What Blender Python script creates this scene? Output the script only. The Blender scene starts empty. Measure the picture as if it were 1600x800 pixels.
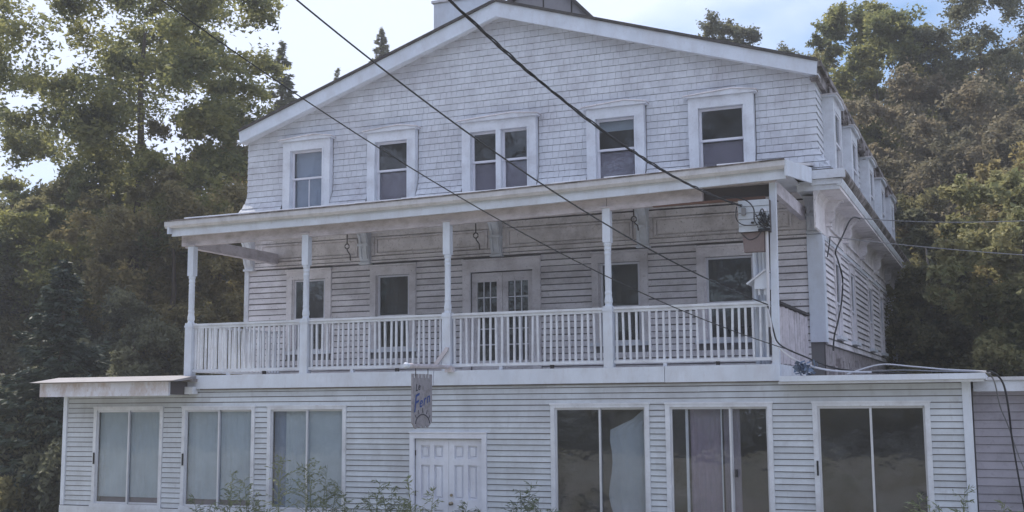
import bpy, bmesh, math, random
import numpy as np
from mathutils import Vector, Matrix, Euler

random.seed(7)
rng = np.random.default_rng(11)
S = bpy.context.scene
C = S.collection
R = math.radians

# ---------------------------------------------------------------- camera
YAW, PIT, ROL, EYE = R(22.627), R(7.185), R(-0.429), 2.8
fw = Vector((-math.sin(YAW) * math.cos(PIT), math.cos(YAW) * math.cos(PIT), math.sin(PIT)))
r0 = Vector((math.cos(YAW), math.sin(YAW), 0))
u0 = r0.cross(fw)
rt = r0 * math.cos(ROL) + u0 * math.sin(ROL)
up = -r0 * math.sin(ROL) + u0 * math.cos(ROL)
cd = bpy.data.cameras.new('camera')
cam = bpy.data.objects.new('camera', cd)
C.objects.link(cam)
M = Matrix((rt, up, -fw)).transposed().to_4x4()
M.translation = Vector((0, 0, EYE))
cam.matrix_world = M
cd.lens = 1834.55 / 1600 * 36
cd.sensor_width = 36
cd.clip_start = 0.1
cd.clip_end = 3000
S.camera = cam
S.render.resolution_x, S.render.resolution_y = 1024, 512

# ---------------------------------------------------------------- world, sun, exposure
SUN_EL, SUN_AZ = R(50), R(-62)          # azimuth measured from +Y (behind the house) towards +X
W = bpy.data.worlds.new('World')
S.world = W
W.use_nodes = True
nt = W.node_tree
for n in list(nt.nodes):
    nt.nodes.remove(n)
def wn(t, **k):
    n = nt.nodes.new(t)
    for a, b in k.items():
        setattr(n, a, b)
    return n
sky = wn('ShaderNodeTexSky', sky_type='NISHITA', sun_disc=False)
sky.sun_elevation = SUN_EL
sky.sun_rotation = SUN_AZ
sky.air_density = 1.3
sky.dust_density = 1.0
tc = wn('ShaderNodeTexCoord')
mp = wn('ShaderNodeMapping')
mp.inputs['Location'].default_value = (8.51, 4.4, 1.74)
mp.inputs['Scale'].default_value = (1.0, 1.0, 1.9)
nz = wn('ShaderNodeTexNoise')
nz.inputs['Scale'].default_value = 1.35
nz.inputs['Detail'].default_value = 6
nz.inputs['Roughness'].default_value = 0.55
rp = wn('ShaderNodeValToRGB')
rp.color_ramp.elements[0].position = 0.38
rp.color_ramp.elements[1].position = 0.50
mx = wn('ShaderNodeMix', data_type='RGBA')
mx.inputs[7].default_value = (7.6, 8.5, 10.9, 1)
tint = wn('ShaderNodeMix', data_type='RGBA', blend_type='MULTIPLY')
tint.inputs[0].default_value = 1.0
tint.inputs[7].default_value = (.80, .97, 1.22, 1)
bg = wn('ShaderNodeBackground')
bg.inputs['Strength'].default_value = 0.08
wo = wn('ShaderNodeOutputWorld')
lk = nt.links.new
lk(tc.outputs['Generated'], mp.inputs['Vector'])
lk(mp.outputs[0], nz.inputs['Vector'])
lk(nz.outputs['Fac'], rp.inputs[0])
lk(rp.outputs[0], mx.inputs[0])
lk(sky.outputs[0], tint.inputs[6])
lk(tint.outputs[2], mx.inputs[6])
lk(mx.outputs[2], bg.inputs['Color'])
lk(bg.outputs[0], wo.inputs[0])

sl = bpy.data.lights.new('sun', 'SUN')
sl.energy = 4.2
sl.angle = R(1.5)
sl.color = (1.0, 0.93, 0.82)
sun = bpy.data.objects.new('sun', sl)
C.objects.link(sun)
sd = Vector((math.sin(SUN_AZ) * math.cos(SUN_EL), math.cos(SUN_AZ) * math.cos(SUN_EL), math.sin(SUN_EL)))
sun.rotation_euler = sd.to_track_quat('Z', 'Y').to_euler()

S.view_settings.view_transform = 'Standard'
S.view_settings.look = 'None'
S.view_settings.exposure = 0.64
S.view_settings.gamma = 1.0

# ---------------------------------------------------------------- materials
def mat(name, base, rough=0.7, spec=0.3, metal=0.0, dirt=None, dscale=1.5, damt=0.5, dlo=0.45, dhi=0.7,
        vert=1.0, bump=0.0, bscale=40, island=0.0, objvar=0.0, gpeel=None):
    m = bpy.data.materials.new(name)
    m.use_nodes = True
    t = m.node_tree
    b = t.nodes['Principled BSDF']
    b.inputs['Roughness'].default_value = rough
    b.inputs['Metallic'].default_value = metal
    b.inputs['Specular IOR Level'].default_value = spec
    def N(ty, **k):
        n = t.nodes.new(ty)
        for a, v in k.items():
            setattr(n, a, v)
        return n
    rgb = N('ShaderNodeRGB')
    rgb.outputs[0].default_value = (*base, 1)
    col = rgb.outputs[0]
    geo = N('ShaderNodeNewGeometry')
    def noise(sc, det=5, vec=(1, 1, 1), ro=.6):
        mpn = N('ShaderNodeMapping')
        mpn.inputs['Scale'].default_value = vec
        t.links.new(geo.outputs['Position'], mpn.inputs[0])
        n = N('ShaderNodeTexNoise')
        n.inputs['Scale'].default_value = sc
        n.inputs['Detail'].default_value = det
        n.inputs['Roughness'].default_value = ro
        t.links.new(mpn.outputs[0], n.inputs['Vector'])
        return n.outputs['Fac']
    def ramp(src, lo, hi, a=0.0, c=1.0):
        n = N('ShaderNodeMapRange')
        n.inputs[1].default_value = lo
        n.inputs[2].default_value = hi
        n.inputs[3].default_value = a
        n.inputs[4].default_value = c
        t.links.new(src, n.inputs[0])
        return n.outputs[0]
    def mix(f, c1, c2):
        n = N('ShaderNodeMix', data_type='RGBA')
        if isinstance(f, float):
            n.inputs[0].default_value = f
        else:
            t.links.new(f, n.inputs[0])
        t.links.new(c1, n.inputs[6])
        if isinstance(c2, tuple):
            n.inputs[7].default_value = (*c2, 1)
        else:
            t.links.new(c2, n.inputs[7])
        return n.outputs[2]
    def mulv(c1, v):
        n = N('ShaderNodeVectorMath', operation='SCALE')
        t.links.new(c1, n.inputs[0])
        t.links.new(v, n.inputs['Scale'])
        return n.outputs[0]
    col = mulv(col, ramp(noise(2.3, 8), .3, .7, .9, 1.06))
    if dirt:
        col = mix(ramp(noise(dscale, 7, (1, 1, vert), .68), dlo, dhi, 0, damt), col, dirt)
        col = mix(ramp(noise(dscale * 9, 5, (1, 1, vert)), .56, .75, 0, damt * .7), col, dirt)
    if gpeel:
        col = mix(ramp(noise(26, 4, (1, 1, .6), .7), .62, .66, 0, .75), col, gpeel)
    if island:
        col = mulv(col, ramp(geo.outputs['Random Per Island'], 0, 1, 1 - island, 1 + island))
    if objvar:
        oi = N('ShaderNodeObjectInfo')
        col = mulv(col, ramp(oi.outputs['Random'], 0, 1, 1 - objvar, 1 + objvar * .6))
    t.links.new(col, b.inputs['Base Color'])
    if bump:
        bn = N('ShaderNodeBump')
        bn.inputs['Strength'].default_value = bump
        bn.inputs['Distance'].default_value = 0.01
        t.links.new(noise(bscale, 4, (.15, 1, 1) if bscale > 30 else (1, 1, 1)), bn.inputs['Height'])
        t.links.new(bn.outputs[0], b.inputs['Normal'])
    return m

GR = (.22, .20, .20)
M_vinyl = mat('vinyl_siding', (.57, .61, .66), .55, .3, dirt=(.36, .36, .38), dscale=.9, damt=.6, vert=.5, objvar=.09, bump=.15)
M_clap = mat('painted_clapboard', (.77, .74, .77), .75, .2, dirt=(.36, .32, .33), dscale=1.7, damt=.55, vert=1.6, objvar=.12, bump=.4, gpeel=(.36, .33, .33))
M_shing = mat('painted_shingle', (.61, .63, .68), .8, .2, dirt=(.42, .41, .45), dscale=1.1, damt=.7, objvar=.05, island=.04, bump=.3)
M_trim = mat('white_trim_paint', (.68, .71, .77), .6, .3, dirt=(.36, .34, .36), dscale=2.2, damt=.45, bump=.2)
M_fascia = mat('fascia_paint', (.66, .71, .80), .5, .3, dirt=(.44, .42, .44), dscale=2.0, damt=.4, vert=.4, bump=.15)
M_rust = mat('rust_stained_fascia', (.64, .65, .72), .7, .3, dirt=(.34, .22, .14), dscale=2.6, damt=.6, dlo=.46, dhi=.64, vert=.5)
M_frieze = mat('mildewed_frieze_paint', (.80, .76, .78), .8, .2, dirt=(.22, .19, .185), dscale=1.6, damt=.5, dlo=.46, dhi=.68, bump=.4, gpeel=(.3, .27, .26))
M_beam = mat('weathered_beam_paint', (.58, .54, .58), .75, .2, dirt=(.24, .21, .21), dscale=2.6, damt=.6, vert=2, bump=.3)
M_sheath_shade = mat('dark_sheathing_and_shade', (.10, .09, .095), .9, .1)  # near black for sheathing, and for shade in open voids
M_backing = mat('dark_gap_backing', (.17, .165, .17), .9, .1)  # dark backing, dirt and shadow of the course gaps in its colour
M_roof = mat('asphalt_roofing', (.07, .065, .065), .9, .2, dirt=(.14, .13, .12), dscale=3, damt=.7, bump=.6, bscale=25)
M_flat = mat('flat_roof_gravel', (.18, .17, .17), .95, .1, dirt=(.32, .30, .29), dscale=3, damt=.7, bump=.8, bscale=20)
M_rubble = mat('crumbling_base_boards', (.36, .33, .34), .95, .1, dirt=(.15, .13, .13), dscale=5, damt=.9, bump=.8, bscale=15)
M_gut = mat('painted_gutter_metal', (.62, .61, .64), .5, .4, dirt=(.30, .29, .29), dscale=3, damt=.5, vert=.5)
M_gutmoss = mat('rotted_cornice_edge', (.30, .27, .27), .8, .2, dirt=(.07, .06, .05), dscale=2.4, damt=.95, dlo=.42, dhi=.58, gpeel=(.5, .48, .5))
M_conc = mat('grey_panel', (.30, .29, .31), .85, .2, dirt=(.2, .19, .2), dscale=2, damt=.6)
M_alu = mat('aluminium_frame', (.62, .64, .70), .45, .5, metal=.3)
M_sash = mat('sash_paint', (.70, .70, .76), .6, .3)
M_black = mat('black_rubber', (.015, .015, .018), .5, .4)
M_cable = mat('grey_cable', (.22, .22, .23), .6, .3)
M_white = mat('white_cable', (.60, .60, .64), .5, .3)
M_iron = mat('rusty_iron', (.035, .03, .03), .7, .3)
M_wing = mat('lilac_siding', (.46, .44, .50), .7, .2, dirt=(.24, .22, .25), dscale=1.4, damt=.5, objvar=.08)
M_brown = mat('brown_box_paint', (.22, .175, .175), .8, .2, dirt=(.16, .12, .11), dscale=4, damt=.7)
M_sign = mat('weathered_sign_board', (.33, .32, .35), .9, .1, dirt=(.17, .16, .17), dscale=9, damt=.8, bump=.4)
M_ink = mat('blue_lettering', (.03, .07, .26), .7, .2)
M_dink = mat('dark_lettering', (.05, .05, .07), .7, .2)
M_knob = mat('brass_knob', (.30, .26, .20), .35, .5, metal=.9)
M_rag = mat('blue_tarp', (.12, .17, .26), .6, .3, dirt=(.2, .24, .32), dscale=10, damt=.6, island=.3)
M_red = mat('rotted_reddish_wood', (.17, .10, .08), .9, .1)
M_door = mat('door_paint', (.72, .75, .84), .5, .3, dirt=(.5, .5, .56), dscale=2, damt=.4, vert=.4)
M_blue = mat('pale_blue_curtain', (.48, .54, .58), .9, .1, dirt=(.38, .44, .49), dscale=2, damt=.5, vert=.2)
M_mauve = mat('mauve_curtain', (.26, .21, .26), .9, .1, dirt=(.17, .18, .21), dscale=3, damt=.6, vert=.2)
M_cream = mat('white_curtain', (.34, .38, .42), .9, .1)
M_shade = mat('grey_mauve_screen', (.24, .21, .25), .9, .1, dirt=(.17, .15, .19), dscale=2, damt=.5)
M_bshade = mat('blue_grey_shade', (.28, .33, .42), .9, .1)
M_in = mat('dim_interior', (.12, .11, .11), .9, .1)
M_asph = mat('road_asphalt', (.055, .055, .057), .9, .2, bump=.4, bscale=25)
M_soil = mat('leaf_litter_ground', (.055, .06, .032), .95, .1, dirt=(.05, .06, .03), dscale=.8, damt=.8, bump=.6, bscale=8)
M_bark = mat('bark', (.11, .09, .075), .9, .1, dirt=(.05, .04, .035), dscale=3, damt=.7, vert=.3, bump=.8, bscale=12)
M_pale = mat('pale_bark', (.24, .22, .20), .9, .1, dirt=(.12, .10, .09), dscale=3, damt=.7, vert=.3)
M_stone = mat('foundation', (.42, .41, .42), .9, .1, dirt=(.2, .19, .18), dscale=3, damt=.6, bump=.5, bscale=15)

def glass_mat():
    m = bpy.data.materials.new('window_glass')
    m.use_nodes = True
    t = m.node_tree
    for n in list(t.nodes):
        t.nodes.remove(n)
    o = t.nodes.new('ShaderNodeOutputMaterial')
    tr = t.nodes.new('ShaderNodeBsdfTransparent')
    tr.inputs[0].default_value = (.92, .94, .96, 1)
    gl = t.nodes.new('ShaderNodeBsdfGlossy')
    gl.inputs['Roughness'].default_value = .02
    gg = t.nodes.new('ShaderNodeNewGeometry')
    dt = t.nodes.new('ShaderNodeVectorMath'); dt.operation = 'DOT_PRODUCT'
    t.links.new(gg.outputs['Normal'], dt.inputs[0]); t.links.new(gg.outputs['Incoming'], dt.inputs[1])
    ab = t.nodes.new('ShaderNodeMath'); ab.operation = 'ABSOLUTE'
    t.links.new(dt.outputs['Value'], ab.inputs[0])
    om = t.nodes.new('ShaderNodeMath'); om.operation = 'SUBTRACT'; om.inputs[0].default_value = 1
    t.links.new(ab.outputs[0], om.inputs[1])
    pw = t.nodes.new('ShaderNodeMath'); pw.operation = 'POWER'; pw.inputs[1].default_value = 5
    t.links.new(om.outputs[0], pw.inputs[0])
    ad = t.nodes.new('ShaderNodeMath'); ad.operation = 'MULTIPLY_ADD'      # Schlick: 0.045 + 0.955 (1 - cos)^5
    ad.inputs[1].default_value = .55; ad.inputs[2].default_value = .045
    t.links.new(pw.outputs[0], ad.inputs[0])
    mxn = t.nodes.new('ShaderNodeMixShader')
    ge = t.nodes.new('ShaderNodeNewGeometry')
    nn = t.nodes.new('ShaderNodeTexNoise'); nn.inputs['Scale'].default_value = 2.6; nn.inputs['Detail'].default_value = 3
    bn = t.nodes.new('ShaderNodeBump'); bn.inputs['Strength'].default_value = .3; bn.inputs['Distance'].default_value = .02
    t.links.new(ge.outputs['Position'], nn.inputs['Vector'])
    t.links.new(nn.outputs['Fac'], bn.inputs['Height'])
    t.links.new(bn.outputs[0], gl.inputs['Normal'])
    t.links.new(ad.outputs[0], mxn.inputs[0])
    t.links.new(tr.outputs[0], mxn.inputs[1])
    t.links.new(gl.outputs[0], mxn.inputs[2])
    df = t.nodes.new('ShaderNodeBsdfDiffuse'); df.inputs[0].default_value = (.5, .52, .55, 1)      # dust on the panes, its pale colour also standing in for grey reflections
    gn = t.nodes.new('ShaderNodeTexNoise'); gn.inputs['Scale'].default_value = 2.2; gn.inputs['Detail'].default_value = 6
    t.links.new(ge.outputs['Position'], gn.inputs['Vector'])
    gm = t.nodes.new('ShaderNodeMapRange'); gm.inputs[1].default_value = .35; gm.inputs[2].default_value = .75; gm.inputs[3].default_value = .008; gm.inputs[4].default_value = .07
    t.links.new(gn.outputs['Fac'], gm.inputs[0])
    m2 = t.nodes.new('ShaderNodeMixShader')
    t.links.new(gm.outputs[0], m2.inputs[0]); t.links.new(mxn.outputs[0], m2.inputs[1]); t.links.new(df.outputs[0], m2.inputs[2])
    t.links.new(m2.outputs[0], o.inputs[0])
    return m
M_glass = glass_mat()

def leaf_mat(name, c1, c2, trans=.35):
    m = bpy.data.materials.new(name)
    m.use_nodes = True
    t = m.node_tree
    b = t.nodes['Principled BSDF']
    b.inputs['Roughness'].default_value = .65
    b.inputs['Specular IOR Level'].default_value = .25
    o = t.nodes['Material Output']
    ge = t.nodes.new('ShaderNodeNewGeometry')
    nn = t.nodes.new('ShaderNodeTexNoise'); nn.inputs['Scale'].default_value = .55; nn.inputs['Detail'].default_value = 4
    t.links.new(ge.outputs['Position'], nn.inputs['Vector'])
    a = t.nodes.new('ShaderNodeMath'); a.operation = 'MULTIPLY_ADD'
    a.inputs[1].default_value = .6
    t.links.new(ge.outputs['Random Per Island'], a.inputs[0])
    s = t.nodes.new('ShaderNodeMapRange')
    s.inputs[1].default_value = .35; s.inputs[2].default_value = .65
    s.inputs[3].default_value = -.3; s.inputs[4].default_value = .7
    t.links.new(nn.outputs['Fac'], s.inputs[0])
    t.links.new(s.outputs[0], a.inputs[2])
    mx_ = t.nodes.new('ShaderNodeMix'); mx_.data_type = 'RGBA'
    mx_.inputs[6].default_value = (*c1, 1); mx_.inputs[7].default_value = (*c2, 1)
    t.links.new(a.outputs[0], mx_.inputs[0])
    t.links.new(mx_.outputs[2], b.inputs['Base Color'])
    tl = t.nodes.new('ShaderNodeBsdfTranslucent')
    t.links.new(mx_.outputs[2], tl.inputs[0])
    ms = t.nodes.new('ShaderNodeMixShader'); ms.inputs[0].default_value = trans
    t.links.new(b.outputs[0], ms.inputs[1]); t.links.new(tl.outputs[0], ms.inputs[2])
    t.links.new(ms.outputs[0], o.inputs[0])
    return m
L_green = leaf_mat('maple_leaves', (.13, .15, .07), (.31, .30, .11), .5)
L_olive = leaf_mat('olive_leaves', (.16, .16, .09), (.32, .29, .14), .5)
L_dark = leaf_mat('dark_leaves', (.10, .11, .08), (.20, .20, .12), .45)
L_gold = leaf_mat('turning_leaves', (.17, .155, .08), (.30, .25, .115), .45)
L_russet = leaf_mat('russet_leaves', (.15, .145, .095), (.25, .21, .14), .45)
L_light = leaf_mat('light_leaves', (.17, .19, .09), (.34, .31, .15), .4)
L_spruce = leaf_mat('spruce_needles', (.035, .048, .04), (.09, .115, .085), .15)
L_weed = leaf_mat('weed_leaves', (.12, .15, .09), (.24, .27, .15), .3)

# ---------------------------------------------------------------- mesh helpers
def rec(o, label=None, cat=None, group=None, kind=None):
    if label: o['label'] = label
    if cat: o['category'] = cat
    if group: o['group'] = group
    if kind: o['kind'] = kind
    return o

class Fr:
    """wall frame: a = along the wall, d = out of the wall, z = up"""
    def __init__(s, kind, off):
        s.k, s.o = kind, off
    def __call__(s, a, d, z):
        if s.k == 'front': return (a, s.o - d, z)
        if s.k == 'right': return (s.o + d, a, z)
        return (s.o - d, a, z)
    def piece(s, ob, a, d, z, sa, sd, sz, tilt=0.0, roll=0.0):
        ob.location = s(a, d, z)
        rz = 0 if s.k == 'front' else R(90)
        ob.rotation_euler = (tilt, roll, rz)
        ob.scale = (sa, sd, sz)

HF = Fr('front', 23.4)
HR = Fr('right', -3.19)
AF = Fr('front', 20.0)
WD = Fr('front', 0.0)

class MB:
    def __init__(s, fr=None):
        s.v, s.f, s.fr = [], [], fr
    def add(s, vs, fs):
        n = len(s.v)
        if s.fr: vs = [s.fr(*p) for p in vs]
        s.v += [tuple(p) for p in vs]
        s.f += [tuple(i + n for i in f) for f in fs]
        return s
    def box(s, a0, a1, d0, d1, z0, z1):
        return s.add([(a, d, z) for z in (z0, z1) for d in (d0, d1) for a in (a0, a1)],
                     [(0, 1, 3, 2), (4, 6, 7, 5), (0, 4, 5, 1), (2, 3, 7, 6), (0, 2, 6, 4), (1, 5, 7, 3)])
    def prism(s, poly, d0, d1):              # poly in (a, z), extruded over d
        n = len(poly)
        vs = [(a, d0, z) for a, z in poly] + [(a, d1, z) for a, z in poly]
        fs = [tuple(range(n)), tuple(range(2 * n - 1, n - 1, -1))]
        fs += [(i, i + n, (i + 1) % n + n, (i + 1) % n) for i in range(n)]
        return s.add(vs, fs)
    def prism_a(s, poly, a0, a1):            # poly in (d, z), extruded over a
        n = len(poly)
        vs = [(a0, d, z) for d, z in poly] + [(a1, d, z) for d, z in poly]
        fs = [tuple(range(n)), tuple(range(2 * n - 1, n - 1, -1))]
        fs += [(i, i + n, (i + 1) % n + n, (i + 1) % n) for i in range(n)]
        return s.add(vs, fs)
    def tube(s, pts, rad, n=7, cap=True):
        pts = [Vector(p) for p in pts]
        if not hasattr(rad, '__len__'): rad = [rad] * len(pts)
        vs, fs = [], []
        ref = None
        for i, p in enumerate(pts):
            t = (pts[min(i + 1, len(pts) - 1)] - pts[max(i - 1, 0)])
            t = t.normalized() if t.length > 1e-9 else Vector((0, 0, 1))
            if ref is None or abs(t.dot(ref)) > .99:
                ref = Vector((0, 0, 1)) if abs(t.z) < .9 else Vector((1, 0, 0))
            x = t.cross(ref).normalized(); y = t.cross(x).normalized()
            for k in range(n):
                a = 2 * math.pi * k / n
                vs.append(tuple(p + (x * math.cos(a) + y * math.sin(a)) * rad[i]))
        for i in range(len(pts) - 1):
            for k in range(n):
                fs.append((i * n + k, i * n + (k + 1) % n, (i + 1) * n + (k + 1) % n, (i + 1) * n + k))
        if cap:
            fs.append(tuple(range(n))); fs.append(tuple(range((len(pts) - 1) * n, len(pts) * n))[::-1])
        fr, s.fr = s.fr, None
        s.add(vs, fs)
        s.fr = fr
        return s
    def lathe(s, cx, cy, prof, n=14):
        vs, fs = [], []
        for z, r in prof:
            for k in range(n):
                a = 2 * math.pi * (k + .5) / n
                vs.append((cx + r * math.cos(a), cy + r * math.sin(a), z))
        for i in range(len(prof) - 1):
            for k in range(n):
                fs.append((i * n + k, i * n + (k + 1) % n, (i + 1) * n + (k + 1) % n, (i + 1) * n + k))
        fs.append(tuple(range(n))[::-1]); fs.append(tuple(range((len(prof) - 1) * n, len(prof) * n)))
        fr, s.fr = s.fr, None
        s.add(vs, fs)
        s.fr = fr
        return s
    def data(s, name, m, bevel=0.0):
        me = bpy.data.meshes.new(name)
        me.from_pydata(s.v, [], s.f)
        bm = bmesh.new(); bm.from_mesh(me)
        if bevel:
            bmesh.ops.bevel(bm, geom=list(bm.edges), offset=bevel, segments=1, affect='EDGES')
        bmesh.ops.recalc_face_normals(bm, faces=bm.faces)
        bm.to_mesh(me); bm.free()
        me.materials.append(m)
        return me
    def build(s, name, m, parent=None, bevel=0.0, smooth=False):
        me = s.data(name, m, bevel)
        if smooth:
            for p in me.polygons: p.use_smooth = True
        return link(name, me, parent)

def link(name, me, parent=None):
    o = bpy.data.objects.new(name, me)
    C.objects.link(o)
    if parent is not None:
        o.parent = parent
        if parent.data is None:                        # an Empty at the thing's base: meshes keep world coordinates
            o.matrix_parent_inverse = parent.matrix_basis.inverted()
    return o

def empty(name, loc, label, cat, group=None):
    o = bpy.data.objects.new(name, None)
    o.empty_display_size = .3
    C.objects.link(o)
    o.location = loc
    return rec(o, label, cat, group)

def unit(name, m, back=.3, low=0.0):
    """a wedge 1 x 1 x 1: thin at the top, thick at the bottom"""
    return MB().add([(0, 0, 0), (1, 0, 0), (1, -1, 0), (0, -1, 0), (0, 0, 1), (1, 0, 1), (1, -back, 1), (0, -back, 1)],
                    [(0, 1, 2, 3), (4, 7, 6, 5), (0, 4, 5, 1), (3, 2, 6, 7), (0, 3, 7, 4), (1, 5, 6, 2)]).data(name, m)

def panels(mb, a0, a1, d0, d1, z0, z1, holes):
    """a wall with real openings, made of boxes round the holes"""
    xs = sorted({a0, a1, *[h[0] for h in holes], *[h[1] for h in holes]})
    xs = [x for x in xs if a0 <= x <= a1]
    for i in range(len(xs) - 1):
        m = (xs[i] + xs[i + 1]) / 2
        hs = sorted([(h[2], h[3]) for h in holes if h[0] < m < h[1]])
        z = z0
        for b, t in hs:
            if b > z: mb.box(xs[i], xs[i + 1], d0, d1, z, b)
            z = max(z, t)
        if z < z1: mb.box(xs[i], xs[i + 1], d0, d1, z, z1)

def runs(a0, a1, blocks):
    out, x = [], a0
    for b in sorted(blocks):
        if b[0] > x: out.append((x, b[0]))
        x = max(x, b[1])
    if x < a1: out.append((x, a1))
    return out

# ================================================================ GROUND
def hz(x, y):
    z = .1
    if y < 17: z = .1 + (min(17 - y, 9)) / 9 * 1.1
    if y > 42: z += min((y - 42) * .16, 16)
    return z
def ground():
    xs = list(np.linspace(-300, -60, 9)) + list(np.linspace(-50, 40, 40)) + list(np.linspace(60, 300, 9))
    ys = list(np.linspace(-120, -12, 8)) + list(np.linspace(3.6, 60, 50)) + list(np.linspace(70, 400, 14))
    v = [(x, y, hz(x, y) + (random.uniform(-.05, .05) if 9 < y < 17 else 0)) for y in ys for x in xs]
    n = len(xs)
    f = [(j * n + i, j * n + i + 1, (j + 1) * n + i + 1, (j + 1) * n + i) for j in range(len(ys) - 1) for i in range(n - 1)]
    me = bpy.data.meshes.new('ground'); me.from_pydata(v, [], f); me.materials.append(M_soil)
    rec(link('ground', me), 'leaf strewn earth and rough grass round the old house rising to a wooded slope', None, None, 'structure')
    rd = MB().add([(-150, -4.2, 1.21), (150, -4.2, 1.21), (150, 3.4, 1.21), (-150, 3.4, 1.21)], [(0, 1, 2, 3)]).build('road', M_asph)
    rec(rd, 'dark asphalt road in front of the old house', None, None, 'structure')
ground()
M_bounce = mat('pale_bounce_gravel', (.34, .32, .29), .95, .1, dirt=(.16, .17, .09), dscale=.9, damt=.85, dlo=.42, bump=.6, bscale=20)  # added pale ground out of view, reflects sunlight up into the porch
gv, gf = [], []
gx = np.linspace(-32, 14, 24); gy = np.linspace(7.5, 19.2, 22)
for y in gy:
    for x in gx: gv.append((x, y, hz(x, y) + .10))
for j in range(21):
    for i in range(23): gf.append((j * 24 + i, j * 24 + i + 1, (j + 1) * 24 + i + 1, (j + 1) * 24 + i))
rec(MB().add(gv, gf).build('bounce_gravel', M_bounce), 'added unseen pale gravel with tufts before the house, bouncing light up into the porch', None, None, 'structure')

# ================================================================ HOUSE
house = empty('house', (-10, 30, .1), 'large weathered white three storey house with shingled gable, long balcony and boarded ground floor addition', 'house')
XL, XR, YB = -16.66, -3.19, 40.6

# window data: third floor (casing a0,a1,z0,z1), second floor
TH = [(-15.60, -14.27), (-13.31, -12.03), (-10.90, -9.09), (-7.97, -6.66), (-5.75, -4.37)]
SF = [(-15.49, -14.28), (-13.25, -12.08), (-7.92, -6.70), (-5.67, -4.34)]
DO = (-10.92, -9.08)
sideY2 = [25.5, 28.1, 32.0, 35.0, 38.2]
sideY3 = [24.9, 27.9, 31.7, 34.8, 37.9]

third_open = [(a + .19, b - .19, 7.42, 8.80) for a, b in TH]
second_open = [(a + .15, b - .15, 4.05, 5.72) for a, b in SF] + [(DO[0] + .18, DO[1] - .18, 3.44, 5.68)]

mb = MB(HF)
panels(mb, XL + .02, XR - .02, -.16, 0, 3.2, 9.1, third_open + second_open)
wall_f = mb.build('front_wall', M_backing, house)
mb = MB(HF).prism([(XL + .02, 9.1), (XR - .02, 9.1), (XR - .02, 9.2), (-9.95, 11.35), (XL + .02, 9.12)], -.16, 0)
mb.build('gable_wall', M_backing, house)
gable_wall = bpy.data.objects['gable_wall']
mb = MB(HR)
so2 = [(y - .38, y + .38, 4.15, 5.78) for y in sideY2]
so3 = [(y - .42, y + .42, 7.45, 8.75) for y in sideY3]
panels(mb, 23.58, YB, -.16, 0, 3.9, 9.15, so2 + so3)
wall_r = mb.build('side_wall', M_backing, house)
MB().box(XL, XL + .16, 23.58, YB, 3.2, 9.1).build('left_side_wall', M_clap, house)
MB().box(XL, XR, YB + .003, YB + .16, 3.2, 9.1).build('rear_wall', M_clap, house)
# floors and inner partitions make the rooms dim
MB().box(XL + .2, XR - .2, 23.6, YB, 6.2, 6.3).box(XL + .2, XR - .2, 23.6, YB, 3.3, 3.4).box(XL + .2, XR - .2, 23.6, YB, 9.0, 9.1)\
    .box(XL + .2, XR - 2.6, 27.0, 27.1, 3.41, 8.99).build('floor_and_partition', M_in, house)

# ---- clapboards, second floor (pieces, children of the walls)
u_clap = unit('clapboard', M_clap)
u_vin = unit('siding_board', M_vinyl, .25)
u_shg = unit('shingle', M_shing, .35)
u_wing = unit('lap_board', M_wing, .35)
e = .134
n = 0
z = 3.46
while z < 6.0:
    blocks = [(a, b) for a, b in SF if z + e > 3.98] + [DO]
    for a0, a1 in runs(XL + .10, XR - .26, blocks):
        # long runs are broken at a butt joint
        cuts = [a0, a1]
        for i in range(len(cuts) - 1):
            o = link('clapboard', u_clap, wall_f)
            HF.piece(o, cuts[i], 0, z + random.uniform(0, .006), cuts[i + 1] - cuts[i],   .038 + random.uniform(-.006, .006), e - .020 - random.uniform(0, .006), 0, random.uniform(-.0015, .0015))
            n += 1
    z += e
z = 3.92
rest = MB(HR)
while z < 6.0:
    blocks = [(y - .50, y + .50) for y in sideY2 if 4.02 < z + e / 2 < 5.9]
    for a0, a1 in runs(23.66, YB, blocks):
        if n < 296:
            o = link('clapboard', u_clap, wall_r)
            HR.piece(o, a0, 0, z, a1 - a0, .040, e - .022)
            n += 1
        else:
            rest.add([(a0, 0, z), (a1, 0, z), (a1, .036, z), (a0, .036, z), (a0, 0, z + e - .016), (a1, 0, z + e - .016), (a1, .012, z + e - .016), (a0, .012, z + e - .016)],
                     [(0, 1, 2, 3), (4, 7, 6, 5), (0, 4, 5, 1), (3, 2, 6, 7), (0, 3, 7, 4), (1, 5, 6, 2)])
    z += e
if rest.v: rec(rest.build('clapboards', M_clap, house), kind='stuff')

# ---- shingles on the gable and flared third floor
def flare(z):
    return .42 * max(0, (7.92 - z) / .75) ** 1.8
shg = []
es = .146
z = 7.20
row = 0
while z < 11.32:
    hi = 0
    top = z + es
    if z > 9.15:
        h = (11.50 - z) / (11.50 - 9.22)
        aL, aR = max(XL, -9.95 - h * (-9.95 - XL)), min(XR, -9.95 + h * (XR + 9.95))
    else:
        aL, aR = XL - flare(z) * .4, XR + flare(z)
    bl = [(a, b) for a, b in TH if 7.3 < z + es / 2 < 9.04]
    for a0, a1 in runs(aL, aR, bl):
        x = a0
        first = random.uniform(.04, .16)
        while x < a1 - .01:
            w = min(first if first else random.uniform(.11, .19), a1 - x)
            first = None
            if a1 - x - w < .04: w = a1 - x
            shg.append((x, z, w))
            x += w
    z += es
    row += 1
shg.sort(key=lambda s: -(s[0] + 4 * (s[1] > 7.6) - .0))
rest = MB(HF)
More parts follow.
